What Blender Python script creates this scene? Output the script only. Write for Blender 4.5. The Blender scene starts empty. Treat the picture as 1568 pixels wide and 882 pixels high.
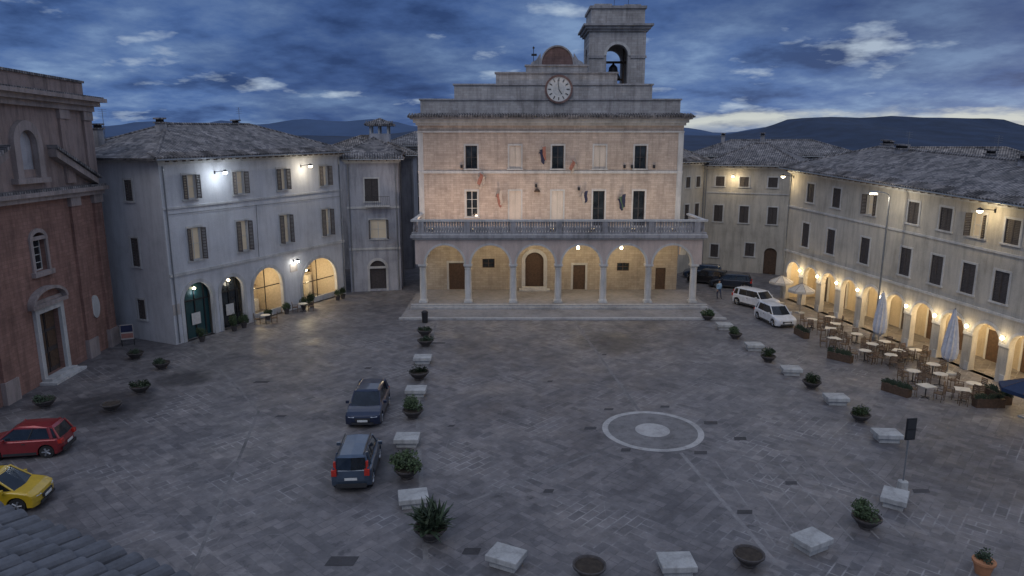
import bpy, bmesh, math, random
from mathutils import Vector, Matrix, noise
random.seed(7)
R = math.radians
scene = bpy.context.scene

# ------------------------------------------------------------------ materials
def newmat(name):
    m = bpy.data.materials.new(name); m.use_nodes = True
    nt = m.node_tree
    b = nt.nodes['Principled BSDF']
    return m, nt, b

def N(nt, t, **kw):
    n = nt.nodes.new(t)
    for k, v in kw.items():
        if k in n.inputs: n.inputs[k].default_value = v
        else: setattr(n, k, v)
    return n

def ramp(nt, fac, stops):
    r = nt.nodes.new('ShaderNodeValToRGB')
    el = r.color_ramp.elements
    while len(el) < len(stops): el.new(0.5)
    for e, (p, c) in zip(el, stops):
        e.position = p; e.color = (c[0], c[1], c[2], 1) if not isinstance(c, float) else (c, c, c, 1)
    nt.links.new(fac, r.inputs['Fac'])
    return r.outputs['Color']

def mixc(nt, fac, a, b, blend='MIX'):
    m = nt.nodes.new('ShaderNodeMix'); m.data_type = 'RGBA'; m.blend_type = blend
    for i, v in ((0, fac), (6, a), (7, b)):
        if isinstance(v, (int, float)): m.inputs[i].default_value = v
        elif isinstance(v, (tuple, list)): m.inputs[i].default_value = (v[0], v[1], v[2], 1)
        else: nt.links.new(v, m.inputs[i])
    return m.outputs[2]

def coords(nt, scale=(1, 1, 1), rot=(0, 0, 0), loc=(0, 0, 0)):
    tc = nt.nodes.new('ShaderNodeTexCoord'); mp = nt.nodes.new('ShaderNodeMapping')
    mp.inputs['Scale'].default_value = scale; mp.inputs['Rotation'].default_value = rot; mp.inputs['Location'].default_value = loc
    nt.links.new(tc.outputs['Object'], mp.inputs['Vector'])
    return mp.outputs['Vector']

def noisetex(nt, vec, scale, detail=6, rough=0.6):
    n = N(nt, 'ShaderNodeTexNoise', Scale=scale, Detail=detail, Roughness=rough)
    nt.links.new(vec, n.inputs['Vector'])
    return n.outputs['Fac']

def bump(nt, b, h, strength=0.3, dist=0.03):
    bp = N(nt, 'ShaderNodeBump', Strength=strength, Distance=dist)
    nt.links.new(h, bp.inputs['Height']); nt.links.new(bp.outputs['Normal'], b.inputs['Normal'])

def plaster(name, col, dark=0.62, streak=0.5, bricks=False, rough=0.9, bw=.55, bh=.22):
    m, nt, b = newmat(name)
    v = coords(nt)
    n1 = noisetex(nt, v, 0.35, 8, 0.65)
    vs = coords(nt, (1.6, 1.6, 0.22))
    n2 = noisetex(nt, vs, 1.3, 7, 0.7)
    n3 = noisetex(nt, v, 14, 4, 0.6)
    dk = tuple(c * dark for c in col); lt = tuple(min(1, c * 1.12) for c in col)
    c1 = ramp(nt, n1, [(0.3, dk), (0.5, col), (0.72, lt)])
    c2 = ramp(nt, n2, [(0.36, tuple([1 - streak * 0.6] * 3)), (0.55, (1, 1, 1))])
    c = mixc(nt, 1.0, c1, c2, 'MULTIPLY')
    c3 = ramp(nt, n3, [(0.3, (0.86, 0.86, 0.86)), (0.7, (1.05, 1.05, 1.05))])
    c = mixc(nt, 1.0, c, c3, 'MULTIPLY')
    n5 = ramp(nt, noisetex(nt, v, 1.4, 6, .75), [(.62, (1, 1, 1)), (.72, (.86, .85, .84))])
    c = mixc(nt, 1.0, c, n5, 'MULTIPLY')
    if bricks:
        bt = nt.nodes.new('ShaderNodeTexBrick')
        vb = coords(nt, (1, 1, 1), (R(90), 0, 0))
        nt.links.new(vb, bt.inputs['Vector'])
        bt.inputs['Scale'].default_value = 1.0
        bt.inputs['Brick Width'].default_value = bw; bt.inputs['Row Height'].default_value = bh
        bt.inputs['Mortar Size'].default_value = 0.014
        bt.inputs['Color1'].default_value = (1, 1, 1, 1); bt.inputs['Color2'].default_value = (0.76, 0.74, 0.73, 1)
        bt.inputs['Mortar'].default_value = (0.66, 0.64, 0.62, 1)
        c = mixc(nt, 0.8, c, mixc(nt, 1.0, c, bt.outputs['Color'], 'MULTIPLY'))
    nt.links.new(c, b.inputs['Base Color']); b.inputs['Roughness'].default_value = rough
    bump(nt, b, n3, 0.35, 0.02)
    return m

def simple(name, col, rough=0.6, metal=0.0, var=0.15, coat=0.0, scale=6.0):
    m, nt, b = newmat(name)
    v = coords(nt)
    n = noisetex(nt, v, scale, 5)
    c = ramp(nt, n, [(0.3, tuple(x * (1 - var) for x in col)), (0.7, tuple(min(1, x * (1 + var)) for x in col))])
    nt.links.new(c, b.inputs['Base Color'])
    b.inputs['Roughness'].default_value = rough; b.inputs['Metallic'].default_value = metal
    b.inputs['Coat Weight'].default_value = coat
    return m

def emis(name, col, st):
    m, nt, b = newmat(name)
    b.inputs['Base Color'].default_value = (*col, 1)
    b.inputs['Emission Color'].default_value = (*col, 1); b.inputs['Emission Strength'].default_value = st
    return m

def tilemat(name, col=(0.18, 0.175, 0.18), freq=4.2):
    m, nt, b = newmat(name)
    v = coords(nt)
    w = N(nt, 'ShaderNodeTexWave', Scale=freq * 0.314, Distortion=0.6); w.bands_direction = 'X'
    w.inputs['Detail'].default_value = 1
    nt.links.new(v, w.inputs['Vector'])
    n = noisetex(nt, v, 0.8, 8, 0.7)
    vo = N(nt, 'ShaderNodeTexVoronoi', Scale=3.2); nt.links.new(v, vo.inputs['Vector'])
    c1 = ramp(nt, n, [(0.3, tuple(x * 0.5 for x in col)), (0.5, col), (0.75, tuple(x * 1.7 for x in col))])
    bw = nt.nodes.new('ShaderNodeRGBToBW'); nt.links.new(vo.outputs['Color'], bw.inputs[0])
    c2 = ramp(nt, bw.outputs[0], [(0.15, (0.5, 0.5, 0.52)), (0.8, (1.45, 1.38, 1.3))])
    c = mixc(nt, 1.0, c1, c2, 'MULTIPLY')
    c4 = ramp(nt, w.outputs['Fac'], [(0.0, (0.45, 0.45, 0.45)), (0.6, (1.1, 1.1, 1.1))])
    c = mixc(nt, 1.0, c, c4, 'MULTIPLY')
    nt.links.new(c, b.inputs['Base Color']); b.inputs['Roughness'].default_value = 0.85
    bump(nt, b, w.outputs['Fac'], 0.8, 0.08)
    return m

def glassmat(name, col=(0.02, 0.025, 0.03), rough=0.08):
    m, nt, b = newmat(name)
    v = coords(nt); n = noisetex(nt, v, 1.5, 3)
    c = ramp(nt, n, [(0.35, tuple(x * 0.6 for x in col)), (0.7, tuple(x * 1.8 for x in col))])
    nt.links.new(c, b.inputs['Base Color']); b.inputs['Roughness'].default_value = rough
    b.inputs['Specular IOR Level'].default_value = 0.6
    return m

M = {}
M['white_wall'] = plaster('plaster_white', (0.60, 0.60, 0.61), 0.8, 0.25)
M['cream_wall'] = plaster('plaster_cream', (0.52, 0.48, 0.41), 0.74, 0.45)
M['cream2'] = plaster('plaster_beige', (0.46, 0.41, 0.34), 0.72, 0.5)
M['grey_wall'] = plaster('plaster_grey', (0.42, 0.42, 0.45), 0.7, 0.55)
M['hall_wall'] = plaster('brick_townhall', (0.56, 0.46, 0.385), 0.76, 0.4, bricks=True, bw=.6, bh=.2)
M['hall_pink'] = plaster('plaster_pink', (0.56, 0.46, 0.41), 0.8, 0.35)
M['stone'] = plaster('stone_travertine', (0.56, 0.55, 0.53), 0.75, 0.4)
M['stone_dark'] = plaster('stone_weathered', (0.36, 0.35, 0.36), 0.65, 0.65)
M['ashlar'] = plaster('stone_ashlar', (0.50, 0.48, 0.47), 0.7, 0.55, bricks=True)
M['portico_in'] = plaster('brick_portico', (0.50, 0.43, 0.34), 0.78, 0.3, bricks=True)
M['church_low'] = plaster('church_brick', (0.35, 0.20, 0.16), 0.68, 0.6, bricks=True)
M['church_up'] = plaster('church_plaster', (0.34, 0.26, 0.235), 0.68, 0.65)
M['church_trim'] = plaster('church_trim', (0.37, 0.31, 0.29), 0.7, 0.55)
M['redbrick'] = plaster('brick_red', (0.24, 0.15, 0.135), 0.65, 0.6, bricks=True)
M['tile'] = tilemat('roof_tiles')
M['tile2'] = tilemat('roof_tiles_b', (0.205, 0.19, 0.18))
M['wood'] = simple('wood_brown', (0.085, 0.05, 0.03), 0.65, var=0.35)
M['shutter'] = simple('shutter_brown', (0.10, 0.085, 0.078), 0.7, var=0.3)
M['shutter_d'] = simple('shutter_dark', (0.06, 0.05, 0.048), 0.7, var=0.3)
M['whiteframe'] = simple('window_frame_white', (0.6, 0.58, 0.54), 0.5)
M['pale_panel'] = plaster('pale_panel', (0.62, 0.54, 0.46), 0.85, 0.2)
M['glass'] = glassmat('window_glass')
M['curtain'] = emis('lit_curtain', (0.62, 0.52, 0.38), 0.10)
M['dark'] = simple('dark_interior', (0.012, 0.011, 0.012), 0.9)
M['iron'] = simple('iron_dark', (0.03, 0.03, 0.033), 0.5, 0.4)
M['grey_metal'] = simple('metal_grey', (0.25, 0.26, 0.27), 0.45, 0.6)
M['bowl'] = simple('planter_bowl', (0.06, 0.052, 0.05), 0.75, var=0.4)
M['terracotta'] = simple('terracotta', (0.42, 0.19, 0.09), 0.8)
M['soil'] = simple('soil', (0.04, 0.03, 0.022), 0.95, var=0.4)
M['bench'] = plaster('bench_stone', (0.44, 0.44, 0.43), 0.62, 0.5)
M['bulb_w'] = emis('bulb_warm', (1.0, 0.72, 0.36), 9)
M['bulb_c'] = emis('bulb_cool', (0.85, 0.92, 1.0), 22)
M['bulb_y'] = emis('bulb_yellow', (1.0, 0.82, 0.5), 14)
M['clock'] = simple('clock_face', (0.70, 0.67, 0.62), 0.5, var=0.05)
M['cloth_beige'] = simple('canvas_beige', (0.50, 0.46, 0.40), 0.9)
M['cloth_grey'] = simple('canvas_grey', (0.52, 0.53, 0.57), 0.9)
M['cloth_blue'] = simple('canvas_blue', (0.012, 0.03, 0.08), 0.8)
M['table'] = simple('table_top', (0.58, 0.54, 0.46), 0.5)
M['chair'] = simple('wicker', (0.13, 0.085, 0.055), 0.8, var=0.4)
M['flag_r'] = simple('flag_red', (0.32, 0.15, 0.12), 0.9); M['flag_g'] = simple('flag_green', (0.07, 0.12, 0.08), 0.9)
M['flag_w'] = simple('flag_white', (0.45, 0.40, 0.36), 0.9); M['flag_b'] = simple('flag_blue', (0.025, 0.03, 0.07), 0.9)
M['tyre'] = simple('tyre', (0.02, 0.02, 0.02), 0.85); M['rim'] = simple('rim', (0.35, 0.36, 0.38), 0.35, 0.7)
M['carglass'] = glassmat('car_glass', (0.012, 0.016, 0.022), 0.08)
M['plastic'] = simple('black_plastic', (0.03, 0.03, 0.032), 0.6)
M['plate'] = simple('number_plate', (0.65, 0.65, 0.62), 0.5)
M['tail'] = simple('tail_light', (0.45, 0.03, 0.02), 0.25); M['head'] = simple('head_light', (0.45, 0.47, 0.5), 0.15)
M['skin'] = simple('skin', (0.5, 0.32, 0.24), 0.6); M['hair'] = simple('hair', (0.03, 0.02, 0.015), 0.8)

def foliage(name, a, b_):
    m, nt, b = newmat(name)
    g = nt.nodes.new('ShaderNodeNewGeometry')
    r = g.outputs['Random Per Island']
    c = ramp(nt, r, [(0.0, a), (0.6, b_), (1.0, tuple(x * 1.5 for x in b_))])
    nt.links.new(c, b.inputs['Base Color']); b.inputs['Roughness'].default_value = 0.7
    return m
M['leaf'] = foliage('foliage_green', (0.018, 0.032, 0.012), (0.05, 0.078, 0.03))
M['leaf2'] = foliage('foliage_dark', (0.012, 0.025, 0.012), (0.035, 0.055, 0.028))

# ------------------------------------------------------------------ mesh builder
class MB:
    def __init__(s): s.v = []; s.f = []; s.m = []; s.mats = []; s.T = Matrix.Identity(4)
    def mi(s, mat):
        if isinstance(mat, str): mat = M[mat]
        if mat not in s.mats: s.mats.append(mat)
        return s.mats.index(mat)
    def add(s, vs, fs, mat):
        o = len(s.v); k = s.mi(mat)
        s.v += [s.T @ Vector(p) for p in vs]
        for f in fs: s.f.append([i + o for i in f]); s.m.append(k)
    def box(s, x0, x1, y0, y1, z0, z1, mat):
        s.add([(x0, y0, z0), (x1, y0, z0), (x1, y1, z0), (x0, y1, z0), (x0, y0, z1), (x1, y0, z1), (x1, y1, z1), (x0, y1, z1)],
              [(0, 3, 2, 1), (4, 5, 6, 7), (0, 1, 5, 4), (1, 2, 6, 5), (2, 3, 7, 6), (3, 0, 4, 7)], mat)
    def poly(s, pts, mat): s.add(pts, [tuple(range(len(pts)))], mat)
    def extr(s, pts, y0, y1, mat):  # pts in xz, extruded along y
        n = len(pts)
        s.add([(x, y0, z) for x, z in pts] + [(x, y1, z) for x, z in pts],
              [tuple(range(n)), tuple(range(2 * n - 1, n - 1, -1))] + [(i, (i + 1) % n, n + (i + 1) % n, n + i) for i in range(n)], mat)
    def lathe(s, prof, cx, cy, mat, n=16, cz=0):
        vs = []; fs = []
        for r, z in prof:
            for i in range(n):
                a = 2 * math.pi * i / n; vs.append((cx + r * math.cos(a), cy + r * math.sin(a), cz + z))
        for j in range(len(prof) - 1):
            for i in range(n):
                k = (i + 1) % n; fs.append((j * n + i, j * n + k, (j + 1) * n + k, (j + 1) * n + i))
        fs.append(tuple(range(n))[::-1]); fs.append(tuple(range((len(prof) - 1) * n, len(prof) * n)))
        s.add(vs, fs, mat)
    def bar(s, p0, p1, r, mat, n=6, r1=None):
        p0 = Vector(p0); p1 = Vector(p1); d = (p1 - p0).normalized()
        a = d.orthogonal().normalized(); b = d.cross(a); r1 = r if r1 is None else r1
        vs = [p0 + (a * math.cos(t) + b * math.sin(t)) * r for t in [2 * math.pi * i / n for i in range(n)]]
        vs += [p1 + (a * math.cos(t) + b * math.sin(t)) * r1 for t in [2 * math.pi * i / n for i in range(n)]]
        s.add([tuple(v) for v in vs], [(i, (i + 1) % n, n + (i + 1) % n, n + i) for i in range(n)] + [tuple(range(n))[::-1], tuple(range(n, 2 * n))], mat)
    def obj(s, name, parent=None, fn=None, bevel=0, smooth=False, recalc=True, sub=0):
        me = bpy.data.meshes.new(name)
        vs = [tuple(fn(v)) if fn else tuple(v) for v in s.v]
        me.from_pydata(vs, [], s.f)
        for m in s.mats: me.materials.append(m)
        me.polygons.foreach_set('material_index', s.m)
        if recalc:
            bm = bmesh.new(); bm.from_mesh(me); bmesh.ops.recalc_face_normals(bm, faces=bm.faces); bm.to_mesh(me); bm.free()
        if smooth: me.polygons.foreach_set('use_smooth', [True] * len(me.polygons))
        o = bpy.data.objects.new(name, me); scene.collection.objects.link(o)
        if parent: o.parent = parent
        if bevel:
            b = o.modifiers.new('bevel', 'BEVEL'); b.width = bevel; b.segments = 2; b.limit_method = 'ANGLE'; b.angle_limit = R(35)
        return o

def group(name, loc=(0, 0, 0), rot=0.0):
    e = bpy.data.objects.new(name, None); scene.collection.objects.link(e)
    e.location = loc; e.rotation_euler = (0, 0, rot); e.empty_display_size = 0.3
    return e

def light(name, kind, loc, energy, col, parent=None, size=0.15, rot=None, **kw):
    l = bpy.data.lights.new(name, kind); l.energy = energy; l.color = col
    if kind in ('POINT', 'SPOT'): l.shadow_soft_size = size
    for k, v in kw.items(): setattr(l, k, v)
    o = bpy.data.objects.new(name, l); scene.collection.objects.link(o); o.location = loc
    if rot: o.rotation_euler = rot
    if parent: o.parent = parent
    return o

# ------------------------------------------------------------------ facade with real openings
def facade(mb, W, H, ops, mat, z0=0.0, d=0.25, rev=None, back=False):
    rev = rev or mat
    O = []
    for o in ops:
        x0, x1, a, b = o[:4]; ah = o[4] if len(o) > 4 else 0
        O.append((x0, x1, a, b, ah))
    xs = sorted(set([0.0, W] + [o[0] for o in O] + [o[1] for o in O]))
    zs = sorted(set([z0, H] + [max(z0, o[2]) for o in O] + [o[3] + o[4] for o in O]))
    vid = {}; V = []; F = []
    def vv(x, z):
        if (x, z) not in vid: vid[(x, z)] = len(V); V.append((x, 0, z))
        return vid[(x, z)]
    for i in range(len(xs) - 1):
        for j in range(len(zs) - 1):
            cx = (xs[i] + xs[i + 1]) / 2; cz = (zs[j] + zs[j + 1]) / 2
            if any(o[0] < cx < o[1] and o[2] < cz < o[3] + o[4] for o in O): continue
            F.append((vv(xs[i], zs[j]), vv(xs[i + 1], zs[j]), vv(xs[i + 1], zs[j + 1]), vv(xs[i], zs[j + 1])))
    mb.add(V, F, mat)
    if back: mb.add([(x, d, z) for x, y, z in V], F, mat)
    for x0, x1, a, b, ah in O:
        a = max(a, z0)
        if b > a:
            mb.poly([(x0, 0, a), (x0, d, a), (x0, d, b), (x0, 0, b)], rev)
            mb.poly([(x1, 0, a), (x1, d, a), (x1, d, b), (x1, 0, b)], rev)
            mb.poly([(x0, 0, a), (x1, 0, a), (x1, d, a), (x0, d, a)], rev)
        if ah == 0:
            mb.poly([(x0, 0, b), (x1, 0, b), (x1, d, b), (x0, d, b)], rev)
        else:
            n = 14; c = (x0 + x1) / 2; r = (x1 - x0) / 2; zt = b + ah
            P = [(c - r * math.cos(math.pi * i / n), b + ah * math.sin(math.pi * i / n)) for i in range(n + 1)]
            for i in range(n):
                (xa, za), (xb, zb) = P[i], P[i + 1]
                mb.poly([(xa, 0, za), (xb, 0, zb), (xb, 0, zt), (xa, 0, zt)], mat)
                if back: mb.poly([(xa, d, za), (xb, d, zb), (xb, d, zt), (xa, d, zt)], mat)
                mb.poly([(xa, 0, za), (xb, 0, zb), (xb, d, zb), (xa, d, za)], rev)

def archband(mb, c, z, r, ah, w, y0, y1, mat, n=18):
    for i in range(n):
        a0 = math.pi * i / n; a1 = math.pi * (i + 1) / n
        p = lambda a, k: (c - (r + k) * math.cos(a), z + (ah + k) * math.sin(a))
        mb.extr([p(a0, 0.0), p(a1, 0.0), p(a1, w), p(a0, w)], y0, y1, mat)

def frame(mb, x0, x1, z0, z1, w, y0, y1, mat):
    mb.box(x0 - w, x0, y0, y1, z0 - w * 0.0, z1, mat); mb.box(x1, x1 + w, y0, y1, z0, z1, mat)
    mb.box(x0 - w, x1 + w, y0, y1, z1, z1 + w, mat)

def pane(mb, x0, x1, z0, z1, d, fm='whiteframe', glass='glass', bars=1):
    mb.poly([(x0, d - 0.02, z0), (x1, d - 0.02, z0), (x1, d - 0.02, z1), (x0, d - 0.02, z1)], glass)
    t = 0.06
    mb.box(x0, x0 + t, d - 0.07, d - 0.025, z0, z1, fm); mb.box(x1 - t, x1, d - 0.07, d - 0.025, z0, z1, fm)
    mb.box(x0 + t, x1 - t, d - 0.07, d - 0.025, z0, z0 + t, fm); mb.box(x0 + t, x1 - t, d - 0.07, d - 0.025, z1 - t, z1, fm)
    c = (x0 + x1) / 2; mb.box(c - t / 2, c + t / 2, d - 0.068, d - 0.026, z0 + t, z1 - t, fm)
    for k in range(bars):
        zz = z0 + (z1 - z0) * (k + 1) / (bars + 1)
        mb.box(x0 + t, x1 - t, d - 0.062, d - 0.028, zz - 0.02, zz + 0.02, fm)

def shutter(mb, hx, z0, z1, w, ang, side, mat, y=0.0):
    # louvred leaf hinged at hx; side=+1 leaf extends to +x; ang opens outward
    T0 = mb.T.copy()
    mb.T = T0 @ Matrix.Translation((hx, y, 0)) @ Matrix.Rotation(-side * ang, 4, 'Z')
    x0, x1 = (0, w) if side > 0 else (-w, 0)
    t = 0.05
    mb.box(x0, x0 + t, -0.04, 0, z0, z1, mat); mb.box(x1 - t, x1, -0.04, 0, z0, z1, mat)
    mb.box(x0 + t, x1 - t, -0.04, 0, z0, z0 + t, mat); mb.box(x0 + t, x1 - t, -0.04, 0, z1 - t, z1, mat)
    n = int((z1 - z0 - 2 * t) / 0.11)
    for i in range(n):
        z = z0 + t + (i + 0.5) * (z1 - z0 - 2 * t) / n
        mb.add([(x0 + t, -0.038, z - 0.045), (x1 - t, -0.038, z - 0.045), (x1 - t, -0.004, z + 0.045), (x0 + t, -0.004, z + 0.045)], [(0, 1, 2, 3)], mat)
    mb.T = T0

def window(mb, xc, w, z0, z1, style, d=0.22, trim='stone', sh='shutter'):
    x0, x1 = xc - w / 2, xc + w / 2
    if trim:
        frame(mb, x0, x1, z0, z1, 0.14, -0.045, 0.0, trim)
        mb.box(x0 - 0.2, x1 + 0.2, -0.10, 0.0, z0 - 0.12, z0, trim)
    if style == 'closed':
        mb.poly([(x0, d, z0), (x1, d, z0), (x1, d, z1), (x0, d, z1)], 'dark')
        shutter(mb, x0, z0 + 0.02, z1 - 0.02, w / 2 - 0.01, random.uniform(0, 0.1), 1, sh, 0.06)
        shutter(mb, x1, z0 + 0.02, z1 - 0.02, w / 2 - 0.01, random.uniform(0, 0.12), -1, sh, 0.06)
    elif style in ('half', 'lit'):
        pane(mb, x0, x1, z0, z1, d, glass='glass' if style == 'half' else 'curtain')
        a = random.uniform(1.5, 1.9)
        shutter(mb, x0, z0 + 0.02, z1 - 0.02, w / 2 - 0.12, a, 1, sh, -0.05)
        shutter(mb, x1, z0 + 0.02, z1 - 0.02, w / 2 - 0.12, a * random.uniform(0.95, 1.25), -1, sh, -0.05)
    elif style == 'white':
        pane(mb, x0, x1, z0, z1, d, 'whiteframe', bars=2)
    elif style == 'dark':
        mb.poly([(x0, d, z0), (x1, d, z0), (x1, d, z1), (x0, d, z1)], 'dark')
        pane(mb, x0, x1, z0, z1, d, 'shutter_d', bars=1)
    elif style == 'panel':
        mb.box(x0, x1, 0.08, 0.14, z0, z1, 'pale_panel')
        mb.box(xc - 0.02, xc + 0.02, 0.05, 0.079, z0, z1, 'cream2')

def hiproof(mb, W, D, ze, over, rise, mat, hipL=True, hipR=True, x0=0.0):
    a, b = x0 - over, x0 + W + over; c, e = -over, D + over; t = 0.16
    hw = (e - c) / 2
    rl = a + (hw if hipL else 0); rr = b - (hw if hipR else 0)
    if rl > rr: rl = rr = (a + b) / 2
    m = (c + e) / 2
    base = [(a, c, ze), (b, c, ze), (b, e, ze), (a, e, ze)]
    mb.add(base + [(x, y, z + t) for x, y, z in base] + [(rl, m, ze + t + rise), (rr, m, ze + t + rise)],
           [(0, 3, 2, 1), (0, 1, 5, 4), (1, 2, 6, 5), (2, 3, 7, 6), (3, 0, 4, 7), (4, 5, 9, 8), (6, 7, 8, 9), (5, 6, 9), (7, 4, 8)], mat)
    # row of cover tiles showing at the eave, and ridge tiles
    n = int((b - a) / .26)
    for i in range(n):
        x = a + (i + .5) * (b - a) / n
        mb.bar((x, c - .03, ze + t + .02), (x, c + .9, ze + t + .02 + .9 * rise / hw), .075, mat, 6)
    if rr - rl > 0.1: mb.bar((rl, m, ze + t + rise), (rr, m, ze + t + rise), 0.13, mat, 8)
    for (p, q) in (((a, c), rl), ((a, e), rl), ((b, c), rr), ((b, e), rr)):
        if (q == rl and hipL) or (q == rr and hipR):
            mb.bar((p[0], p[1], ze + t), (q, m, ze + t + rise), 0.11, mat, 8)

def chimney(mb, x, y, z, h=1.3, w=0.5):
    mb.box(x - w / 2, x + w / 2, y - w / 2, y + w / 2, z, z + h, 'stone_dark')
    mb.box(x - w / 2 - .1, x + w / 2 + .1, y - w / 2 - .1, y + w / 2 + .1, z + h, z + h + .1, 'tile')
    mb.box(x - w / 2 + .05, x + w / 2 - .05, y - w / 2 + .05, y + w / 2 - .05, z + h + .1, z + h + .3, 'dark')
    mb.box(x - w / 2 - .08, x + w / 2 + .08, y - w / 2 - .08, y + w / 2 + .08, z + h + .3, z + h + .42, 'tile')
    if int(x * 10) % 2: # tv aerial
        mb.bar((x + w, y, z), (x + w, y, z + h + 1.5), .02, 'grey_metal', 5)
        for k in range(4): mb.bar((x + w - .35, y + .0, z + h + 1.45 - k * .16), (x + w + .35, y, z + h + 1.45 - k * .16), .012, 'grey_metal', 4)

def house(name, P0, P1, D, H, wins=(), ops=(), wall='cream_wall', rise=2.4, over=0.6, k=1.0, hip=(True, True), roof='tile',
          side_wins=(), bands=(), chim=(), trim='stone', sh='shutter', porch=0.0, corn=True):
    P0 = Vector((P0[0], P0[1])); P1 = Vector((P1[0], P1[1])); L = (P1 - P0).length
    ang = math.atan2(P1.y - P0.y, P1.x - P0.x)
    e = group(name, (P0.x, P0.y, 0), ang)
    fn = (lambda v: (v[0], v[1], v[2] * (1 + (k - 1) * v[0] / L)))
    w = MB()
    o = [(a[0] - a[1] / 2, a[0] + a[1] / 2, a[2], a[3]) for a in wins] + [tuple(q) for q in ops]
    facade(w, L, H, o, wall, d=0.25 if not porch else 0.4)
    T = w.T.copy()
    w.T = Matrix(((0, 1, 0, 0), (-1, 0, 0, D), (0, 0, 1, 0), (0, 0, 0, 1)))
    facade(w, D, H, [(D - a[0] - a[1] / 2, D - a[0] + a[1] / 2, a[2], a[3]) for a in side_wins], wall)
    w.T = T
    w.poly([(L, 0, 0), (L, D, 0), (L, D, H), (L, 0, H)], wall)
    w.poly([(0, D, 0), (L, D, 0), (L, D, H), (0, D, H)], wall)
    w.obj('walls', e, fn, recalc=False)
    wi = MB()
    for a in wins: window(wi, *a[:5], trim=trim, sh=sh)
    wi.T = Matrix(((0, 1, 0, 0), (-1, 0, 0, D), (0, 0, 1, 0), (0, 0, 0, 1)))
    for a in side_wins: window(wi, D - a[0], *a[1:5], trim=trim, sh=sh)
    if wi.v: wi.obj('windows', e, fn, recalc=False)
    t = MB()
    for z, hh, pr in bands: t.box(-0.02, L + 0.02, -pr, 0.0, z, z + hh, 'stone')
    if corn:
        t.box(-0.15, L + 0.15, -0.18, 0.0, H - 0.32, H - 0.16, 'stone'); t.box(-0.3, L + 0.3, -0.34, 0.0, H - 0.16, H, 'stone')
        t.box(-0.34, 0.0, 0.0, D, H - 0.16, H, 'stone')
        n = int(L / 0.7)
        for i in range(n):
            x = (i + 0.5) * L / n; t.box(x - 0.05, x + 0.05, -over + 0.05, -0.34, H - 0.12, H - 0.003, 'wood')
    t.bar((-over, -over - 0.06, H + 0.04), (L + over, -over - 0.06, H + 0.04), 0.07, 'grey_metal', 8)
    for x in (0.25, L - 0.25): t.bar((x, -0.1, 0.1), (x, -0.1, H - 0.4), 0.05, 'grey_metal', 8)
    t.obj('cornices', e, fn)
    r = MB(); hiproof(r, L, D, H, over, rise, roof, *hip); r.obj('roof', e, fn, recalc=True)
    if chim:
        c = MB()
        for a in chim: chimney(c, *a)
        c.obj('chimneys', e, fn)
    return e, L, fn

def wall_lamp(parent, x, z, energy, col, bulb, arm=1.0, y=0.0):
    g = MB()
    g.bar((x, y, z), (x, y - arm, z + 0.12), 0.025, 'iron'); g.box(x - .06, x + .06, y - .05, y, z - .15, z + .1, 'iron')
    g.lathe([(0.03, 0.1), (0.10, 0.06), (0.22, -0.06), (0.22, -0.08)], x, y - arm, 'iron', 12, z + 0.1)
    g.lathe([(0.08, -0.24), (0.17, -0.16), (0.17, -0.085)], x, y - arm, bulb, 12, z + 0.1)
    g.obj('lamp', parent)
    light('lamp_light', 'POINT', (x, y - arm, z - 0.25), energy, col, parent, 0.15)

COOL = (0.78, 0.88, 1.0); WARM = (1.0, 0.66, 0.32); YEL = (1.0, 0.80, 0.48); WW = (1.0, 0.9, 0.72)

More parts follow.
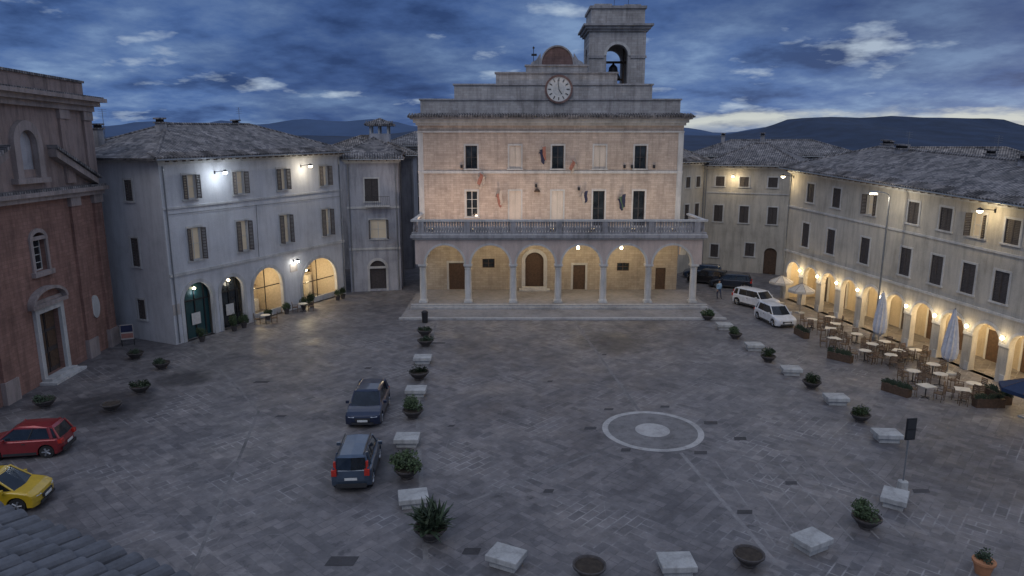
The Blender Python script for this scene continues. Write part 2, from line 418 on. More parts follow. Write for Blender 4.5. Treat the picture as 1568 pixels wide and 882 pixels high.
# ------------------------------------------------------------------ ground
def ground_mat():
    m, nt, b = newmat('paving_stone')
    v = coords(nt)
    def brick(rot, w, h, mort, c1, c2, cm, off=.5):
        vb = coords(nt, (1, 1, 1), (0, 0, rot))
        bt = nt.nodes.new('ShaderNodeTexBrick'); nt.links.new(vb, bt.inputs['Vector']); bt.offset = off
        bt.inputs['Scale'].default_value = 1; bt.inputs['Brick Width'].default_value = w; bt.inputs['Row Height'].default_value = h
        bt.inputs['Mortar Size'].default_value = mort; bt.inputs['Mortar Smooth'].default_value = 0.3
        for n_, c in (('Color1', c1), ('Color2', c2), ('Mortar', cm)): bt.inputs[n_].default_value = (*c, 1)
        return bt
    c1, c2, cm = (0.180, 0.168, 0.168), (0.105, 0.100, 0.104), (0.105, 0.10, 0.102)
    A = brick(R(42), 0.80, 0.40, 0.02, c1, c2, cm)
    B = brick(R(-48), 0.80, 0.40, 0.02, c1, c2, cm)
    ck = N(nt, 'ShaderNodeTexChecker', Scale=1 / 3.1); ck.inputs['Color1'].default_value = (1, 1, 1, 1); ck.inputs['Color2'].default_value = (0, 0, 0, 1)
    nt.links.new(coords(nt, (1, 1, 1), (0, 0, R(42))), ck.inputs['Vector'])
    c = mixc(nt, ck.outputs['Fac'], A.outputs['Color'], B.outputs['Color'])
    # pale pointing visible only in repaired patches
    PA = brick(R(42), 0.80, 0.40, 0.03, (0, 0, 0), (0, 0, 0), (1, 1, 1)); PB = brick(R(-48), 0.80, 0.40, 0.03, (0, 0, 0), (0, 0, 0), (1, 1, 1))
    pj = mixc(nt, ck.outputs['Fac'], PA.outputs['Color'], PB.outputs['Color'])
    pm = ramp(nt, noisetex(nt, v, 0.23, 6, .7), [(0.48, (0, 0, 0)), (0.62, (.85, .85, .85))])
    c = mixc(nt, mixc(nt, 1.0, pj, pm, 'MULTIPLY'), c, (0.29, 0.28, 0.28))
    big = brick(R(3), 2.4, 1.2, 0.03, (0, 0, 0), (0, 0, 0), (1, 1, 1), 0)
    nm = ramp(nt, noisetex(nt, v, 0.11, 5, .7), [(0.5, (0, 0, 0)), (0.6, (.5, .5, .5))])
    wear = ramp(nt, noisetex(nt, v, 1.1, 5, .7), [(0.42, (.1, .1, .1)), (0.6, (1, 1, 1))])
    mk = mixc(nt, 1.0, mixc(nt, 1.0, big.outputs['Color'], nm, 'MULTIPLY'), wear, 'MULTIPLY')
    c = mixc(nt, mk, c, (0.26, 0.25, 0.248))
    n1 = ramp(nt, noisetex(nt, v, 0.12, 9, 0.68), [(0.32, (0.55, 0.55, 0.58)), (0.5, (0.95, 0.95, 0.96)), (0.68, (1.3, 1.26, 1.2))])
    c = mixc(nt, 1.0, c, n1, 'MULTIPLY')
    n2 = ramp(nt, noisetex(nt, v, 1.7, 8, 0.7), [(0.3, (0.66, 0.66, 0.66)), (0.7, (1.3, 1.3, 1.3))])
    c = mixc(nt, 1.0, c, n2, 'MULTIPLY')
    n4 = ramp(nt, noisetex(nt, v, 0.6, 5, 0.78), [(0.60, (1, 1, 1)), (0.68, (0.55, 0.55, 0.57))])
    c = mixc(nt, 1.0, c, n4, 'MULTIPLY')
    # damp stains by the planters on the church side
    for (sx, sy, rad) in ((-22.6, 36.0, 4.2), (-20.5, 41.0, 2.6), (-7.0, 30.0, 3.0), (7.5, 49, 4.5)):
        gr = N(nt, 'ShaderNodeTexGradient'); gr.gradient_type = 'SPHERICAL'
        nt.links.new(coords(nt, (1 / rad, 1 / rad, 1), loc=(-sx / rad, -sy / rad, 0)), gr.inputs['Vector'])
        mm = nt.nodes.new('ShaderNodeMath'); mm.operation = 'MULTIPLY'; nt.links.new(gr.outputs['Fac'], mm.inputs[0]); nt.links.new(noisetex(nt, v, .9, 7, .75), mm.inputs[1])
        st = ramp(nt, mm.outputs[0], [(.12, (1, 1, 1)), (.24, (.55, .55, .56)), (.34, (.42, .42, .44))])
        c = mixc(nt, 1.0, c, st, 'MULTIPLY')
    nt.links.new(c, b.inputs['Base Color'])
    rr = ramp(nt, noisetex(nt, v, 0.5, 5), [(0.3, (0.42, 0.42, 0.42)), (0.7, (0.7, 0.7, 0.7))])
    nt.links.new(rr, b.inputs['Roughness'])
    bump(nt, b, noisetex(nt, v, 9, 6), 0.3, 0.02)
    return m
M['paving'] = ground_mat()
M['ringwhite'] = plaster('paving_white_stone', (0.42, 0.41, 0.40), 0.6, 0.4)
M['ringgrey'] = plaster('paving_grey_stone', (0.25, 0.24, 0.24), 0.65, 0.4)
M['linestone'] = plaster('paving_line_stone', (0.195, 0.188, 0.188), 0.5, 0.5)
M['darkstone'] = plaster('paving_dark_stone', (0.065, 0.062, 0.065), 0.6, 0.3)
M['grass'] = simple('far_land', (0.04, 0.05, 0.03), 0.95, scale=0.01)

g = MB(); g.poly([(-60, -15, 0), (60, -15, 0), (60, 120, 0), (-60, 120, 0)], 'paving'); g.obj('piazza_paving')
g = MB()
for (a, b, c, d) in ((-9000, -60, -3000, 9000), (60, 9000, -3000, 9000)): g.poly([(a, c, -0.02), (b, c, -0.02), (b, d, -0.02), (a, d, -0.02)], 'grass')
g.poly([(-60, 120, -0.02), (60, 120, -0.02), (60, 9000, -0.02), (-60, 9000, -0.02)], 'grass')
g.poly([(-60, -3000, -0.02), (60, -3000, -0.02), (60, -15, -0.02), (-60, -15, -0.02)], 'grass')
g.obj('ground')

g = MB(); CX, CY = 7.2, 32.95
def ring(mb, cx, cy, r0, r1, z, mat, n=72):
    for i in range(n):
        a, b = 2 * math.pi * i / n, 2 * math.pi * (i + 1) / n
        mb.poly([(cx + r0 * math.cos(a), cy + r0 * math.sin(a), z), (cx + r1 * math.cos(a), cy + r1 * math.sin(a), z),
                 (cx + r1 * math.cos(b), cy + r1 * math.sin(b), z), (cx + r0 * math.cos(b), cy + r0 * math.sin(b), z)], mat)
ring(g, CX, CY, 2.26, 2.56, 0.008, 'ringwhite')
ring(g, CX, CY, 0.9, 2.26, 0.006, 'linestone')
g.poly([(CX + 0.88 * math.cos(2 * math.pi * i / 40), CY + 0.88 * math.sin(2 * math.pi * i / 40), 0.009) for i in range(40)], 'ringwhite')
g.obj('paving_circle', recalc=False)

def strip(mb, p, q, w, z, mat):
    p = Vector(p); q = Vector(q); d = (q - p).normalized(); nn = Vector((-d.y, d.x)) * w / 2
    mb.poly([(p.x - nn.x, p.y - nn.y, z), (q.x - nn.x, q.y - nn.y, z), (q.x + nn.x, q.y + nn.y, z), (p.x + nn.x, p.y + nn.y, z)], mat)
g = MB()
strip(g, (5.2, 55.4), (7.0, 35.6), 0.16, 0.004, 'linestone'); strip(g, (8.0, 30.3), (9.2, 21.5), 0.18, 0.004, 'ringgrey')
strip(g, (9.2, 31.2), (15.2, 26.2), 0.14, 0.004, 'linestone'); strip(g, (5.0, 31.2), (-2.0, 25.5), 0.14, 0.004, 'linestone')
strip(g, (-6.3, 55.0), (-5.3, 36.0), 0.2, 0.0045, 'linestone'); strip(g, (-5.3, 36), (-3.0, 21.5), 0.2, 0.0045, 'linestone')
strip(g, (17.4, 55), (18.6, 36.0), 0.2, 0.0045, 'linestone')
for i in range(8): strip(g, (9.4 + i * 0.95, 29.4 - 0.1 * i), (9.6 + i * 1.0, 22.6 + 0.1 * i), 0.07, 0.005, 'ringgrey')
strip(g, (-13.9, 35.5), (-10.9, 20.8), 0.14, 0.004, 'linestone'); strip(g, (-23.8, 49.5), (-13.9, 35.5), 0.12, 0.0042, 'linestone')
g.obj('paving_lines', recalc=False)
g = MB()
for (x, y, w, h) in ((4.0, 33.2, .6, .35), (10.4, 33.9, .7, .4), (5.4, 30.6, .45, .35), (8.9, 30.3, .6, .35), (5.3, 35.8, .5, .3), (8.5, 36.2, .5, .3), (11.3, 31.9, .6, .4),
                     (-6.0, 21.6, 1.0, .55), (-1.5, 22.2, .6, .4), (-12.5, 34.8, .5, .3), (-5.6, 48.9, 1.2, .35), (1.5, 26.6, .4, .3), (-15.5, 40.3, .9, .4),
                     (12.0, 27.3, .5, .3), (-9.5, 43.0, .4, .4), (17.2, 26.6, .7, .3), (20.5, 33.0, .5, .3), (6.4, 46, .3, .3), (2.3, 40.4, .3, .3), (-3.2, 33.5, .3, .25), (9.2, 24.9, .6, .3)):
    g.poly([(x - w / 2, y - h / 2, 0.010), (x + w / 2, y - h / 2, 0.010), (x + w / 2 + .1, y + h / 2, 0.010), (x - w / 2 + .1, y + h / 2, 0.010)], 'darkstone')
g.obj('drain_covers', recalc=False)

# ------------------------------------------------------------------ town hall
TH = group('town_hall', (-8.9, 66.3, 0))
WX = [5.04, 9.2, 13.26, 17.24, 21.1]; W_ = 25.1
w = MB()
ops = []
for i, x in enumerate(WX):
    ops.append((x - .56, x + .56, 12.2, 14.35))
    ops.append((x - .56, x + .56, 7.6 if i == 0 else 6.75, 10.1))
facade(w, W_, 16.5, ops, 'hall_wall', z0=6.7)
facade(w, W_, 6.7, [(2.7, 4.3, .45, 3.1), (6.0, 7.2, 2.6, 3.5), (10.2, 12.0, .45, 3.3, .85), (14.9, 16.1, .45, 2.9), (19.2, 20.4, 2.3, 3.1), (23.0, 24.0, .45, 2.6)], 'portico_in')
w.poly([(0, 0, 0), (0, 9, 0), (0, 9, 16.5), (0, 0, 16.5)], 'hall_wall'); w.poly([(W_, 0, 0), (W_, 9, 0), (W_, 9, 16.5), (W_, 0, 16.5)], 'hall_wall')
w.poly([(0, 9, 0), (W_, 9, 0), (W_, 9, 16.5), (0, 9, 16.5)], 'hall_wall')
w.obj('walls', TH, recalc=False)
wi = MB()
ust = ['dark', 'panel', 'dark', 'panel', 'dark']; lst = ['white', 'panel', 'panel', 'dark', 'dark']
for i, x in enumerate(WX):
    window(wi, x, 1.12, 12.2, 14.35, ust[i]); window(wi, x, 1.12, 7.6 if i == 0 else 6.75, 10.1, lst[i])
wi.box(2.7, 4.3, .12, .2, .45, 3.1, 'wood'); wi.box(14.9, 16.1, .12, .2, .45, 2.9, 'wood'); wi.box(23.0, 24.0, .12, .2, .45, 2.6, 'wood')
pane(wi, 6.0, 7.2, 2.6, 3.5, .24, 'wood'); pane(wi, 19.2, 20.4, 2.3, 3.1, .24, 'wood')
wi.extr([(10.2, .45), (12.0, .45), (12.0, 3.3)] + [(11.1 + .9 * math.cos(math.pi * i / 12), 3.3 + .85 * math.sin(math.pi * i / 12)) for i in range(1, 12)] + [(10.2, 3.3)], .14, .2, 'wood')
wi.box(9.85, 10.2, -.12, 0, .45, 3.3, 'stone'); wi.box(12.0, 12.35, -.12, 0, .45, 3.3, 'stone')
archband(wi, 11.1, 3.3, .9, .85, .35, -.12, 0, 'stone')
wi.box(9.6, 12.6, -.9, -.125, .45, .62, 'stone'); wi.box(9.9, 12.3, -.5, -.13, .62, .79, 'stone')
frame(wi, 2.7, 4.3, .45, 3.1, .2, -.06, 0, 'stone'); frame(wi, 14.9, 16.1, .45, 2.9, .2, -.06, 0, 'stone')
wi.obj('windows_and_doors', TH, recalc=False)
t = MB()
t.box(-.05, W_ + .05, -.10, 0, 11.75, 12.0, 'stone')
t.box(-.05, W_ + .05, -.12, 0, 15.55, 15.7, 'stone')
t.box(-.15, W_ + .15, -.22, 0, 16.2, 16.45, 'stone'); t.box(-.35, W_ + .35, -.5, 0.2, 16.45, 16.75, 'stone'); t.box(-.6, W_ + .6, -.8, .2, 16.75, 16.9, 'stone_dark')
for x in (-.02, W_ - .48): t.box(x, x + .5, -.07, 0, 6.75, 11.75, 'stone'); t.box(x, x + .5, -.07, 0, 12.0, 15.55, 'stone')
t.obj('cornices', TH)
t = MB()
t.add([(-.8, -.95, 16.9), (W_ + .8, -.95, 16.9), (W_ + .8, 9.6, 16.9), (-.8, 9.6, 16.9), (-.8, -.95, 17.05), (W_ + .8, -.95, 17.05), (W_ + .8, 9.6, 17.05), (-.8, 9.6, 17.05), (2.5, 4.3, 18.2), (W_ - 2.5, 4.3, 18.2)],
      [(0, 3, 2, 1), (0, 1, 5, 4), (1, 2, 6, 5), (2, 3, 7, 6), (3, 0, 4, 7), (4, 5, 9, 8), (6, 7, 8, 9), (5, 6, 9), (7, 4, 8)], 'tile')
for i in range(104): t.bar((-.7 + i * .256, -1.0, 17.06), (-.7 + i * .256, .12, 17.3), .07, 'tile', 6)
t.obj('roof', TH)
# stepped parapet with clock
p = MB()
steps = [(.3, 24.7, 17.1, 18.65), (3.5, 22.0, 18.65, 20.0), (7.4, 18.7, 20.0, 21.05), (10.2, 15.9, 21.05, 21.7)]
for a, b, c, d in steps:
    p.box(a, b, .15, .85, c, d - .14, 'ashlar'); p.box(a - .12, b + .12, .03, .97, d - .14, d, 'stone_dark')
cc = 13.1
p.extr([(cc + 1.45 * math.cos(math.pi * i / 20), 21.7 + 1.6 * math.sin(math.pi * i / 20)) for i in range(21)], .25, .75, 'redbrick')
archband(p, cc, 21.7, 1.45, 1.6, .13, .15, .85, 'stone_dark')
for sg in (-1, 1):
    p.extr([(cc + sg * 1.5, 21.7), (cc + sg * 2.5, 21.7), (cc + sg * 2.35, 21.95), (cc + sg * 1.95, 22.15), (cc + sg * 1.55, 22.75)], .3, .7, 'stone_dark')
p.obj('stepped_parapet', TH)
p = MB()
ck = 13.26; cz = 19.5
def disc(mb, x, y, z, r, mat, n=40): mb.poly([(x + r * math.cos(2 * math.pi * i / n), y, z + r * math.sin(2 * math.pi * i / n)) for i in range(n)], mat)
for i in range(40):
    a, b = 2 * math.pi * i / 40, 2 * math.pi * (i + 1) / 40
    f = lambda a, r: (ck + r * math.cos(a), cz + r * math.sin(a))
    p.extr([f(a, 1.12), f(b, 1.12), f(b, 1.3), f(a, 1.3)], -.08, .14, 'redbrick')
p.obj('clock_surround', TH)
p = MB(); disc(p, ck, .0, cz, 1.13, 'clock'); disc(p, ck, -.012, cz, .55, 'whiteframe')
for i in range(12):
    a = i * math.pi / 6; s_ = Vector((math.sin(a), 0, math.cos(a)))
    p.bar((ck + s_.x * .72, -.02, cz + s_.z * .72), (ck + s_.x * 1.0, -.02, cz + s_.z * 1.0), .045, 'iron', 4)
p.bar((ck, -.05, cz), (ck + .28, -.05, cz - .42), .04, 'iron', 4); p.bar((ck, -.06, cz), (ck - .1, -.06, cz + .85), .03, 'iron', 4)
p.obj('clock_face', TH, recalc=False)
p = MB(); p.bar((10.9, .4, 21.7), (10.9, .4, 23.2), .03, 'iron'); p.box(10.7, 11.2, .38, .42, 22.5, 22.7, 'iron'); p.lathe([(.02, 0), (.12, .12), (.02, .25)], 10.9, .4, 'iron', 8, 23.1)
p.obj('weather_vane', TH)
# portico
PC = [-8.0 + 4.05 * i + 8.9 for i in range(7)]  # column x local
py = -5.7
p = MB()
p.T = Matrix.Translation((.3, py - .3, 0))
facade(p, 25.5, 6.35, [(PC[i] - .3 + .3, PC[i + 1] - .3 - .3, 3.97, 3.97, 1.72) for i in range(6)], 'hall_pink', z0=3.97, d=.6, rev='stone', back=True)
p.T = Matrix.Identity(4)
for xx in (.3, 25.2):
    p.T = Matrix(((0, 1, 0, xx), (-1, 0, 0, 0), (0, 0, 1, 0), (0, 0, 0, 1)))
    facade(p, 5.4, 6.35, [(.4, 5.0, 3.97, 3.97, 1.9)], 'hall_pink', z0=3.97, d=.6, rev='stone', back=True)
p.T = Matrix.Identity(4)
for xx in (.3, 25.8): p.poly([(xx, py - .3, 3.97), (xx, py + .3, 3.97), (xx, py + .3, 6.35), (xx, py - .3, 6.35)], 'hall_pink')
for i in range(7): p.poly([(PC[i] - .3, py - .3, 3.97), (PC[i] + .3, py - .3, 3.97), (PC[i] + .3, py + .3, 3.97), (PC[i] - .3, py + .3, 3.97)], 'stone')
p.box(.2, 25.9, py + .3, 0.0, 6.1, 6.36, 'hall_pink')
p.obj('portico_arches', TH, recalc=False)
p = MB()
for i in range(6): archband(p, (PC[i] + PC[i + 1]) / 2, 3.97, (4.05 - .6) / 2, 1.72, .18, py - .36, py - .3, 'stone')
p.box(.1, 26.0, py - .42, py - .3, 6.2, 6.35, 'stone')
p.box(-.05, 26.15, py - .62, 0, 6.36, 6.62, 'stone_dark'); p.box(.05, 26.05, py - .5, 0, 6.62, 6.70, 'stone')
p.obj('terrace_slab', TH)
p = MB()
for x in PC:
    p.box(x - .38, x + .38, py - .38, py + .38, .45, .62, 'stone')
    p.lathe([(.36, .62), (.37, .68), (.33, .75), (.31, .8), (.31, 2.0), (.28, 3.5), (.31, 3.52), (.31, 3.57), (.28, 3.6), (.36, 3.8)], x, py, 'stone', 20)
    p.box(x - .38, x + .38, py - .38, py + .38, 3.8, 3.969, 'stone')
p.obj('columns', TH, smooth=False, bevel=.01)
b = MB()
y0 = py - .35
b.box(.05, 26.05, y0 - .15, y0 + .15, 6.70, 6.84, 'stone_dark'); b.box(.0, 26.1, y0 - .19, y0 + .19, 7.80, 7.97, 'stone')
for i in range(7): b.box(PC[i] - .26, PC[i] + .26, y0 - .16, y0 + .16, 6.84, 7.80, 'stone_dark')
for i in range(6):
    n = 15
    for j in range(n):
        x = PC[i] + .26 + (j + .5) * (4.05 - .52) / n
        b.lathe([(.07, 6.84), (.11, 7.05), (.115, 7.2), (.07, 7.45), (.075, 7.5), (.10, 7.7), (.08, 7.8)], x, y0, 'stone_dark', 8)
for x in (.2, 25.9):
    b.box(x - .15, x + .15, y0 + .19, -.03, 6.70, 6.84, 'stone_dark'); b.box(x - .18, x + .18, y0 + .19, -.03, 7.8, 7.95, 'stone')
    for j in range(16): b.lathe([(.05, 6.84), (.105, 7.15), (.05, 7.45), (.07, 7.8)], x, y0 + .4 + j * .33, 'stone_dark', 8)
b.obj('balustrade', TH)
s = MB()
s.box(-.5, 26.8, -10.1, .0, 0.0, .14, 'ringgrey'); s.box(-.6, 26.9, -10.5, -10.1, 0.0, .15, 'ringwhite')
s.box(.0, 26.2, -6.35, .0, .14, .44, 'ringgrey'); s.box(-.1, 26.3, -6.75, -6.35, .141, .45, 'ringwhite'); s.box(-.1, 26.3, -7.15, -6.752, .141, .30, 'ringwhite')
s.obj('steps', TH)
# portico lamps: hung just under the vaults
for i in range(6):
    x = (PC[i] + PC[i + 1]) / 2; low = i in (3, 4)
    zl = 5.0 if low else 5.55
    q = MB(); q.bar((x, -2.8, 6.1), (x, -2.8, zl + .2), .015, 'iron'); q.lathe([(.05, -.15), (.13, -.08), (.13, .06), (.05, .2)], x, -2.8, 'bulb_y', 10, zl); q.obj('portico_lamp', TH)
    light('portico_light', 'POINT', (x, -2.8, zl - .3), 125 if low else 85, (1.0, .84, .58), TH, .25)
# terrace floods
for i in range(7):
    x = 1.6 + i * 3.65
    q = MB(); q.box(x - .2, x + .2, -4.6, -4.4, 6.75, 6.95, 'iron'); q.box(x - .16, x + .16, -4.45, -4.36, 6.951, 7.0, 'bulb_w'); q.obj('floodlight', TH)
    light('floodlight_light', 'SPOT', (x, -4.5, 7.1), 460 if i < 3 else 330, (1.0, 0.74, 0.55) if i < 3 else (1.0, .82, .62), TH, .2, rot=(R(136), 0, 0), spot_size=R(140), spot_blend=1.0)
# flags
def flag(x, z, cols, L=1.0, drop=1.0, side=1):
    q = MB(); p0 = Vector((x, -.05, z)); p1 = Vector((x + side * .25, -1.0, z + .7))
    q.bar(p0, p1, .025, 'grey_metal')
    for k, c in enumerate(cols):
        for i in range(3):
            a0 = (k * 3 + i) / (3 * len(cols)); a1 = (k * 3 + i + 1) / (3 * len(cols))
            for j in range(6):
                def P(a, j):
                    top = p0.lerp(p1, .2 + .8 * a)
                    return (top.x + .10 * math.sin(a * 14 + j * .6) + side * (.06 * j + .3 * a * (1 - j / 9)), top.y + .06 * math.cos(a * 11) + .07 * j, top.z - drop * j / 6 - .2 * (1 - a) * j / 6)
                q.add([P(a0, j), P(a1, j), P(a1, j + 1), P(a0, j + 1)], [(0, 1, 2, 3)], c)
    q.obj('flag', TH, recalc=False, smooth=True)
flag(6.4, 11.2, ['flag_w', 'flag_r'], drop=1.1, side=-1); flag(7.3, 9.5, ['flag_r', 'flag_w'], drop=1.1)
flag(11.4, 13.6, ['flag_b', 'flag_b', 'flag_r'], drop=1.1); flag(15.1, 12.4, ['flag_w', 'flag_r'], drop=.9, side=-1)
flag(15.4, 9.5, ['flag_w', 'flag_b'], drop=.9); flag(19.0, 9.2, ['flag_b', 'flag_g', 'flag_b'], drop=1.1, side=1)
q = MB()
for x, z in ((4.1, 12.4), (19.6, 12.4), (20.3, 12.4), (22.4, 12.4), (11.2, 10.6), (15.3, 10.3)):
    q.box(x - .1, x + .1, -.22, 0, z - .15, z + .15, 'iron')
q.lathe([(.28, 0), (.3, .1), (.1, .3)], 11.3, -.12, 'wood', 12, 10.0)
q.obj('facade_fixtures', TH)

# bell tower
TW = group('bell_tower', (7.5, 70, 0)); w = MB()
S = 5.5; Dp = 5.0
facade(w, S, 25.2, [(1.7, 3.8, 19.0, 22.95, 1.05)], 'ashlar', d=.7, back=True)
w.T = Matrix(((0, 1, 0, 0), (-1, 0, 0, Dp), (0, 0, 1, 0), (0, 0, 0, 1))); facade(w, Dp, 25.2, [(1.6, 3.4, 19.0, 22.95, .9)], 'ashlar', d=.7)
w.T = Matrix(((0, -1, 0, S), (1, 0, 0, 0), (0, 0, 1, 0), (0, 0, 0, 1))); facade(w, Dp, 25.2, [(1.6, 3.4, 19.0, 22.95, .9)], 'ashlar', d=.7)
w.T = Matrix(((-1, 0, 0, S), (0, -1, 0, Dp), (0, 0, 1, 0), (0, 0, 0, 1))); facade(w, S, 25.2, [(1.7, 3.8, 19.0, 22.95, 1.05)], 'ashlar', d=.7, back=True)
w.T = Matrix.Identity(4)
w.obj('shaft', TW, recalc=False)
w = MB()
for (zz, hh, pr) in ((25.2, .2, .2), (25.4, .25, .4), (25.65, .18, .62)): w.box(-pr, S + pr, -pr, Dp + pr, zz, zz + hh, 'stone_dark')
w.box(.15, S - .15, .15, Dp - .15, 25.83, 27.3, 'ashlar'); w.box(.0, S, .0, Dp, 27.3, 27.55, 'stone_dark'); w.box(.5, 2.2, .5, 2, 27.55, 27.8, 'ashlar'); w.box(3.4, 5.0, .5, 2, 27.55, 27.75, 'ashlar')
for (xa, xb) in ((-.1, 1.45), (4.05, S + .1)): w.box(xa, xb, -.10, 0, 22.7, 22.95, 'stone_dark')
archband(w, 2.75, 22.95, 1.05, 1.05, .25, -.08, 0, 'stone')
w.box(.7, S - .7, .7, Dp - .7, 18.6, 18.9, 'stone_dark')
w.obj('cornices', TW)
w = MB(); w.lathe([(.75, 21.0), (.72, 21.1), (.5, 21.6), (.42, 22.1), (.2, 22.35), (.05, 22.5)], 2.75, 2.5, 'iron', 20); w.bar((.7, 2.5, 22.6), (4.8, 2.5, 22.6), .12, 'wood')
w.lathe([(.35, 19.6), (.33, 19.7), (.2, 20.0), (.15, 20.2), (.03, 20.3)], 2.2, 1.2, 'iron', 14); w.bar((1.7, 1.0, 20.35), (3.8, 1.0, 20.35), .07, 'iron')
w.bar((1.75, 2.4, 18.9), (1.75, 2.4, 24), .09, 'wood'); w.bar((3.75, 2.4, 18.9), (3.75, 2.4, 24), .09, 'wood'); w.bar((1.75, 2.4, 20.9), (3.75, 2.4, 20.9), .09, 'wood')
for i in range(6): w.bar((1.8 + i * .38, .35, 19), (1.8 + i * .38, .35, 20), .02, 'iron')
w.bar((1.7, .35, 20), (3.8, .35, 20), .03, 'iron')
w.bar((2.6, 2, 27.5), (2.6, 2, 29.3), .02, 'iron'); w.bar((2.3, 2, 29), (2.9, 2, 29), .015, 'iron'); w.bar((3.9, 1.4, 27.5), (3.9, 1.4, 28.6), .02, 'iron')
w.obj('bell', TW)

# ------------------------------------------------------------------ left building with shops
L0 = 19.69
wins = []
for s_ in (.124, .36, .603, .878):
    wins.append((s_ * L0, 1.1, 10.45, 12.2, 'lit')); wins.append((s_ * L0, 1.15, 5.95, 8.35, 'lit'))
shop = [(.049, .183, 2.95), (.225, .341, 3.0), (.392, .564, 2.55), (.69, .932, 2.0)]
ops = [(a * L0, b * L0, 0.0, zs, min((b - a) * L0 / 2, 2.1)) for a, b, zs in shop]
e, L, fn = house('arcaded_townhouse', (-24.6, 48.4), (-16.4, 66.3), 11, 13.3, wins, ops, 'white_wall', 2.4, .7, 1.03, sh='shutter',
                 side_wins=((3.3, .8, 10.4, 11.9, 'closed'), (3.3, .8, 5.6, 7.7, 'closed'), (3.3, .8, 1.6, 3.1, 'closed')),
                 bands=((9.85, .14, .08), (5.0, .22, .10)), chim=((4.2, 4.6, 14.6), (14.5, 7.5, 14.6), (1.5, 8, 14.2)))
q = MB()
for (a, b, zs), op in zip(shop, ops):
    archband(q, (a + b) * L0 / 2, zs, (b - a) * L0 / 2, op[4], .28, -.06, 0, 'stone')
    for x in (a * L0 - .28, b * L0): q.box(x, x + .28, -.06, 0, 0, zs, 'stone')
q.obj('arch_surrounds', e)
M['shop_wall'] = simple('shop_interior', (.5, .42, .32), .8)
M['shop_green'] = simple('shop_door_teal', (.015, .06, .065), .4)
q = MB()
for idx, (a, b, zs) in enumerate(shop):
    x0, x1 = a * L0, b * L0; r = ops[idx][4]; c = (x0 + x1) / 2
    dd = 3.2 if idx >= 2 else 1.0
    q.box(x0 - .3, x1 + .3, dd, dd + .1, 0, zs + r + .2, 'shop_wall'); q.box(x0 - .4, x0 - .3, .26, dd, 0, zs + r + .2, 'shop_wall'); q.box(x1 + .3, x1 + .4, .26, dd, 0, zs + r + .2, 'shop_wall')
    q.box(x0 - .3, x1 + .3, .26, dd, zs + r + .2, zs + r + .3, 'shop_wall')
    if idx < 2:
        q.box(x0, x1, .5, .56, 0, zs + r, 'shop_green' if idx == 0 else 'glass')
        for k in range(3): q.box(x0 + (x1 - x0) * (k + .5) / 3 - .04, x0 + (x1 - x0) * (k + .5) / 3 + .04, .42, .499, 0, zs + r * .8, 'iron')
        q.box(x0, x1, .42, .498, zs - .1, zs, 'iron')
        q.box(c - .4, c + .4, .40, .41, 1.0, 1.9, 'whiteframe')
    else:
        for k in (0, 1, 2, 3):
            xx = x0 + (x1 - x0) * (k + .2) / 4; q.box(xx, xx + .5, dd - .5, dd - .02, 0, random.uniform(.9, 2.2), random.choice(['wood', 'whiteframe', 'cloth_beige', 'shop_green']))
        for k in (0, 1, 2):
            q.box(x0 + .2, x1 - .2, dd - .35, dd - .03, 2.3 + k * .45, 2.34 + k * .45, 'wood')
            for kk_ in range(7): xx = x0 + .4 + kk_ * (x1 - x0 - .9) / 6; q.box(xx, xx + .16, dd - .3, dd - .1, 2.341 + k * .45, 2.341 + k * .45 + random.uniform(.15, .35), random.choice(['terracotta', 'flag_w', 'shop_green', 'iron']))
        q.box(x0, x1, .35, .40, zs + .0, zs + .07, 'iron'); q.box(c - .03, c + .03, .35, .40, 0, zs + r, 'iron'); q.box(x0, x1, .33, .41, 0, .5, 'stone')
q.obj('shop_fronts', e)
for idx, en, col in ((0, 10, COOL), (1, 14, WW), (2, 150, YEL), (3, 280, YEL)):
    a, b, zs = shop[idx]; x = (a + b) * L0 / 2; y = 1.6 if idx >= 2 else .35
    light('shop_light', 'POINT', (x, y, zs + .5), en, col, e, .2)
    qq = MB(); qq.lathe([(.05, 0), (.12, .06), (.12, .14), (.05, .18)], x, y, 'bulb_y', 10, zs + .75); qq.obj('shop_lamp', e)
wall_lamp(e, 4.8, 12.35, 110, COOL, 'bulb_c', 1.1); wall_lamp(e, 14.3, 12.6, 110, WW, 'bulb_y', 1.1)
wall_lamp(e, 12.6, 4.4, 22, WW, 'bulb_c', .5)
q = MB(); q.box(12.15, 13.05, -.03, 0, 3.4, 4.1, 'flag_w'); q.box(-.0, .0 + .6, -.03, 0, 2.2, 3.0, 'flag_w')
q.bar((.3, -.06, 9.5), (19.4, -.06, 9.6), .015, 'iron', 4); q.bar((8.6, -.06, 5.3), (8.7, -.06, 9.6), .015, 'iron', 4); q.obj('shop_sign_and_cables', e)

# narrow townhouse
e, L, fn = house('narrow_townhouse', (-16.1, 67.2), (-11.2, 68.2), 9, 13.0,
      [(2.4, 1.3, 9.0, 11.2, 'closed'), (2.9, 1.6, 5.3, 7.2, 'lit')], [(1.9, 3.5, .2, 2.3, .8)], 'grey_wall', 1.8, .6, bands=((8.3, .2, .1), (4.2, .2, .08)), sh='shutter_d')
q = MB(); q.box(1.9, 3.5, .2, .26, .2, 3.1, 'shutter_d'); frame(q, 1.9, 3.5, 0, 2.3, .22, -.06, 0, 'stone'); archband(q, 2.7, 2.3, .8, .8, .25, -.065, 0, 'stone')
q.box(1.7, 4.1, -.9, 0, 8.5, 8.62, 'stone')
for i in range(14): q.bar((1.75 + i * .18, -.85, 8.62), (1.75 + i * .18, -.85, 9.5), .012, 'iron')
q.bar((1.7, -.85, 9.5), (4.1, -.85, 9.5), .02, 'iron'); q.obj('door_and_balcony', e)
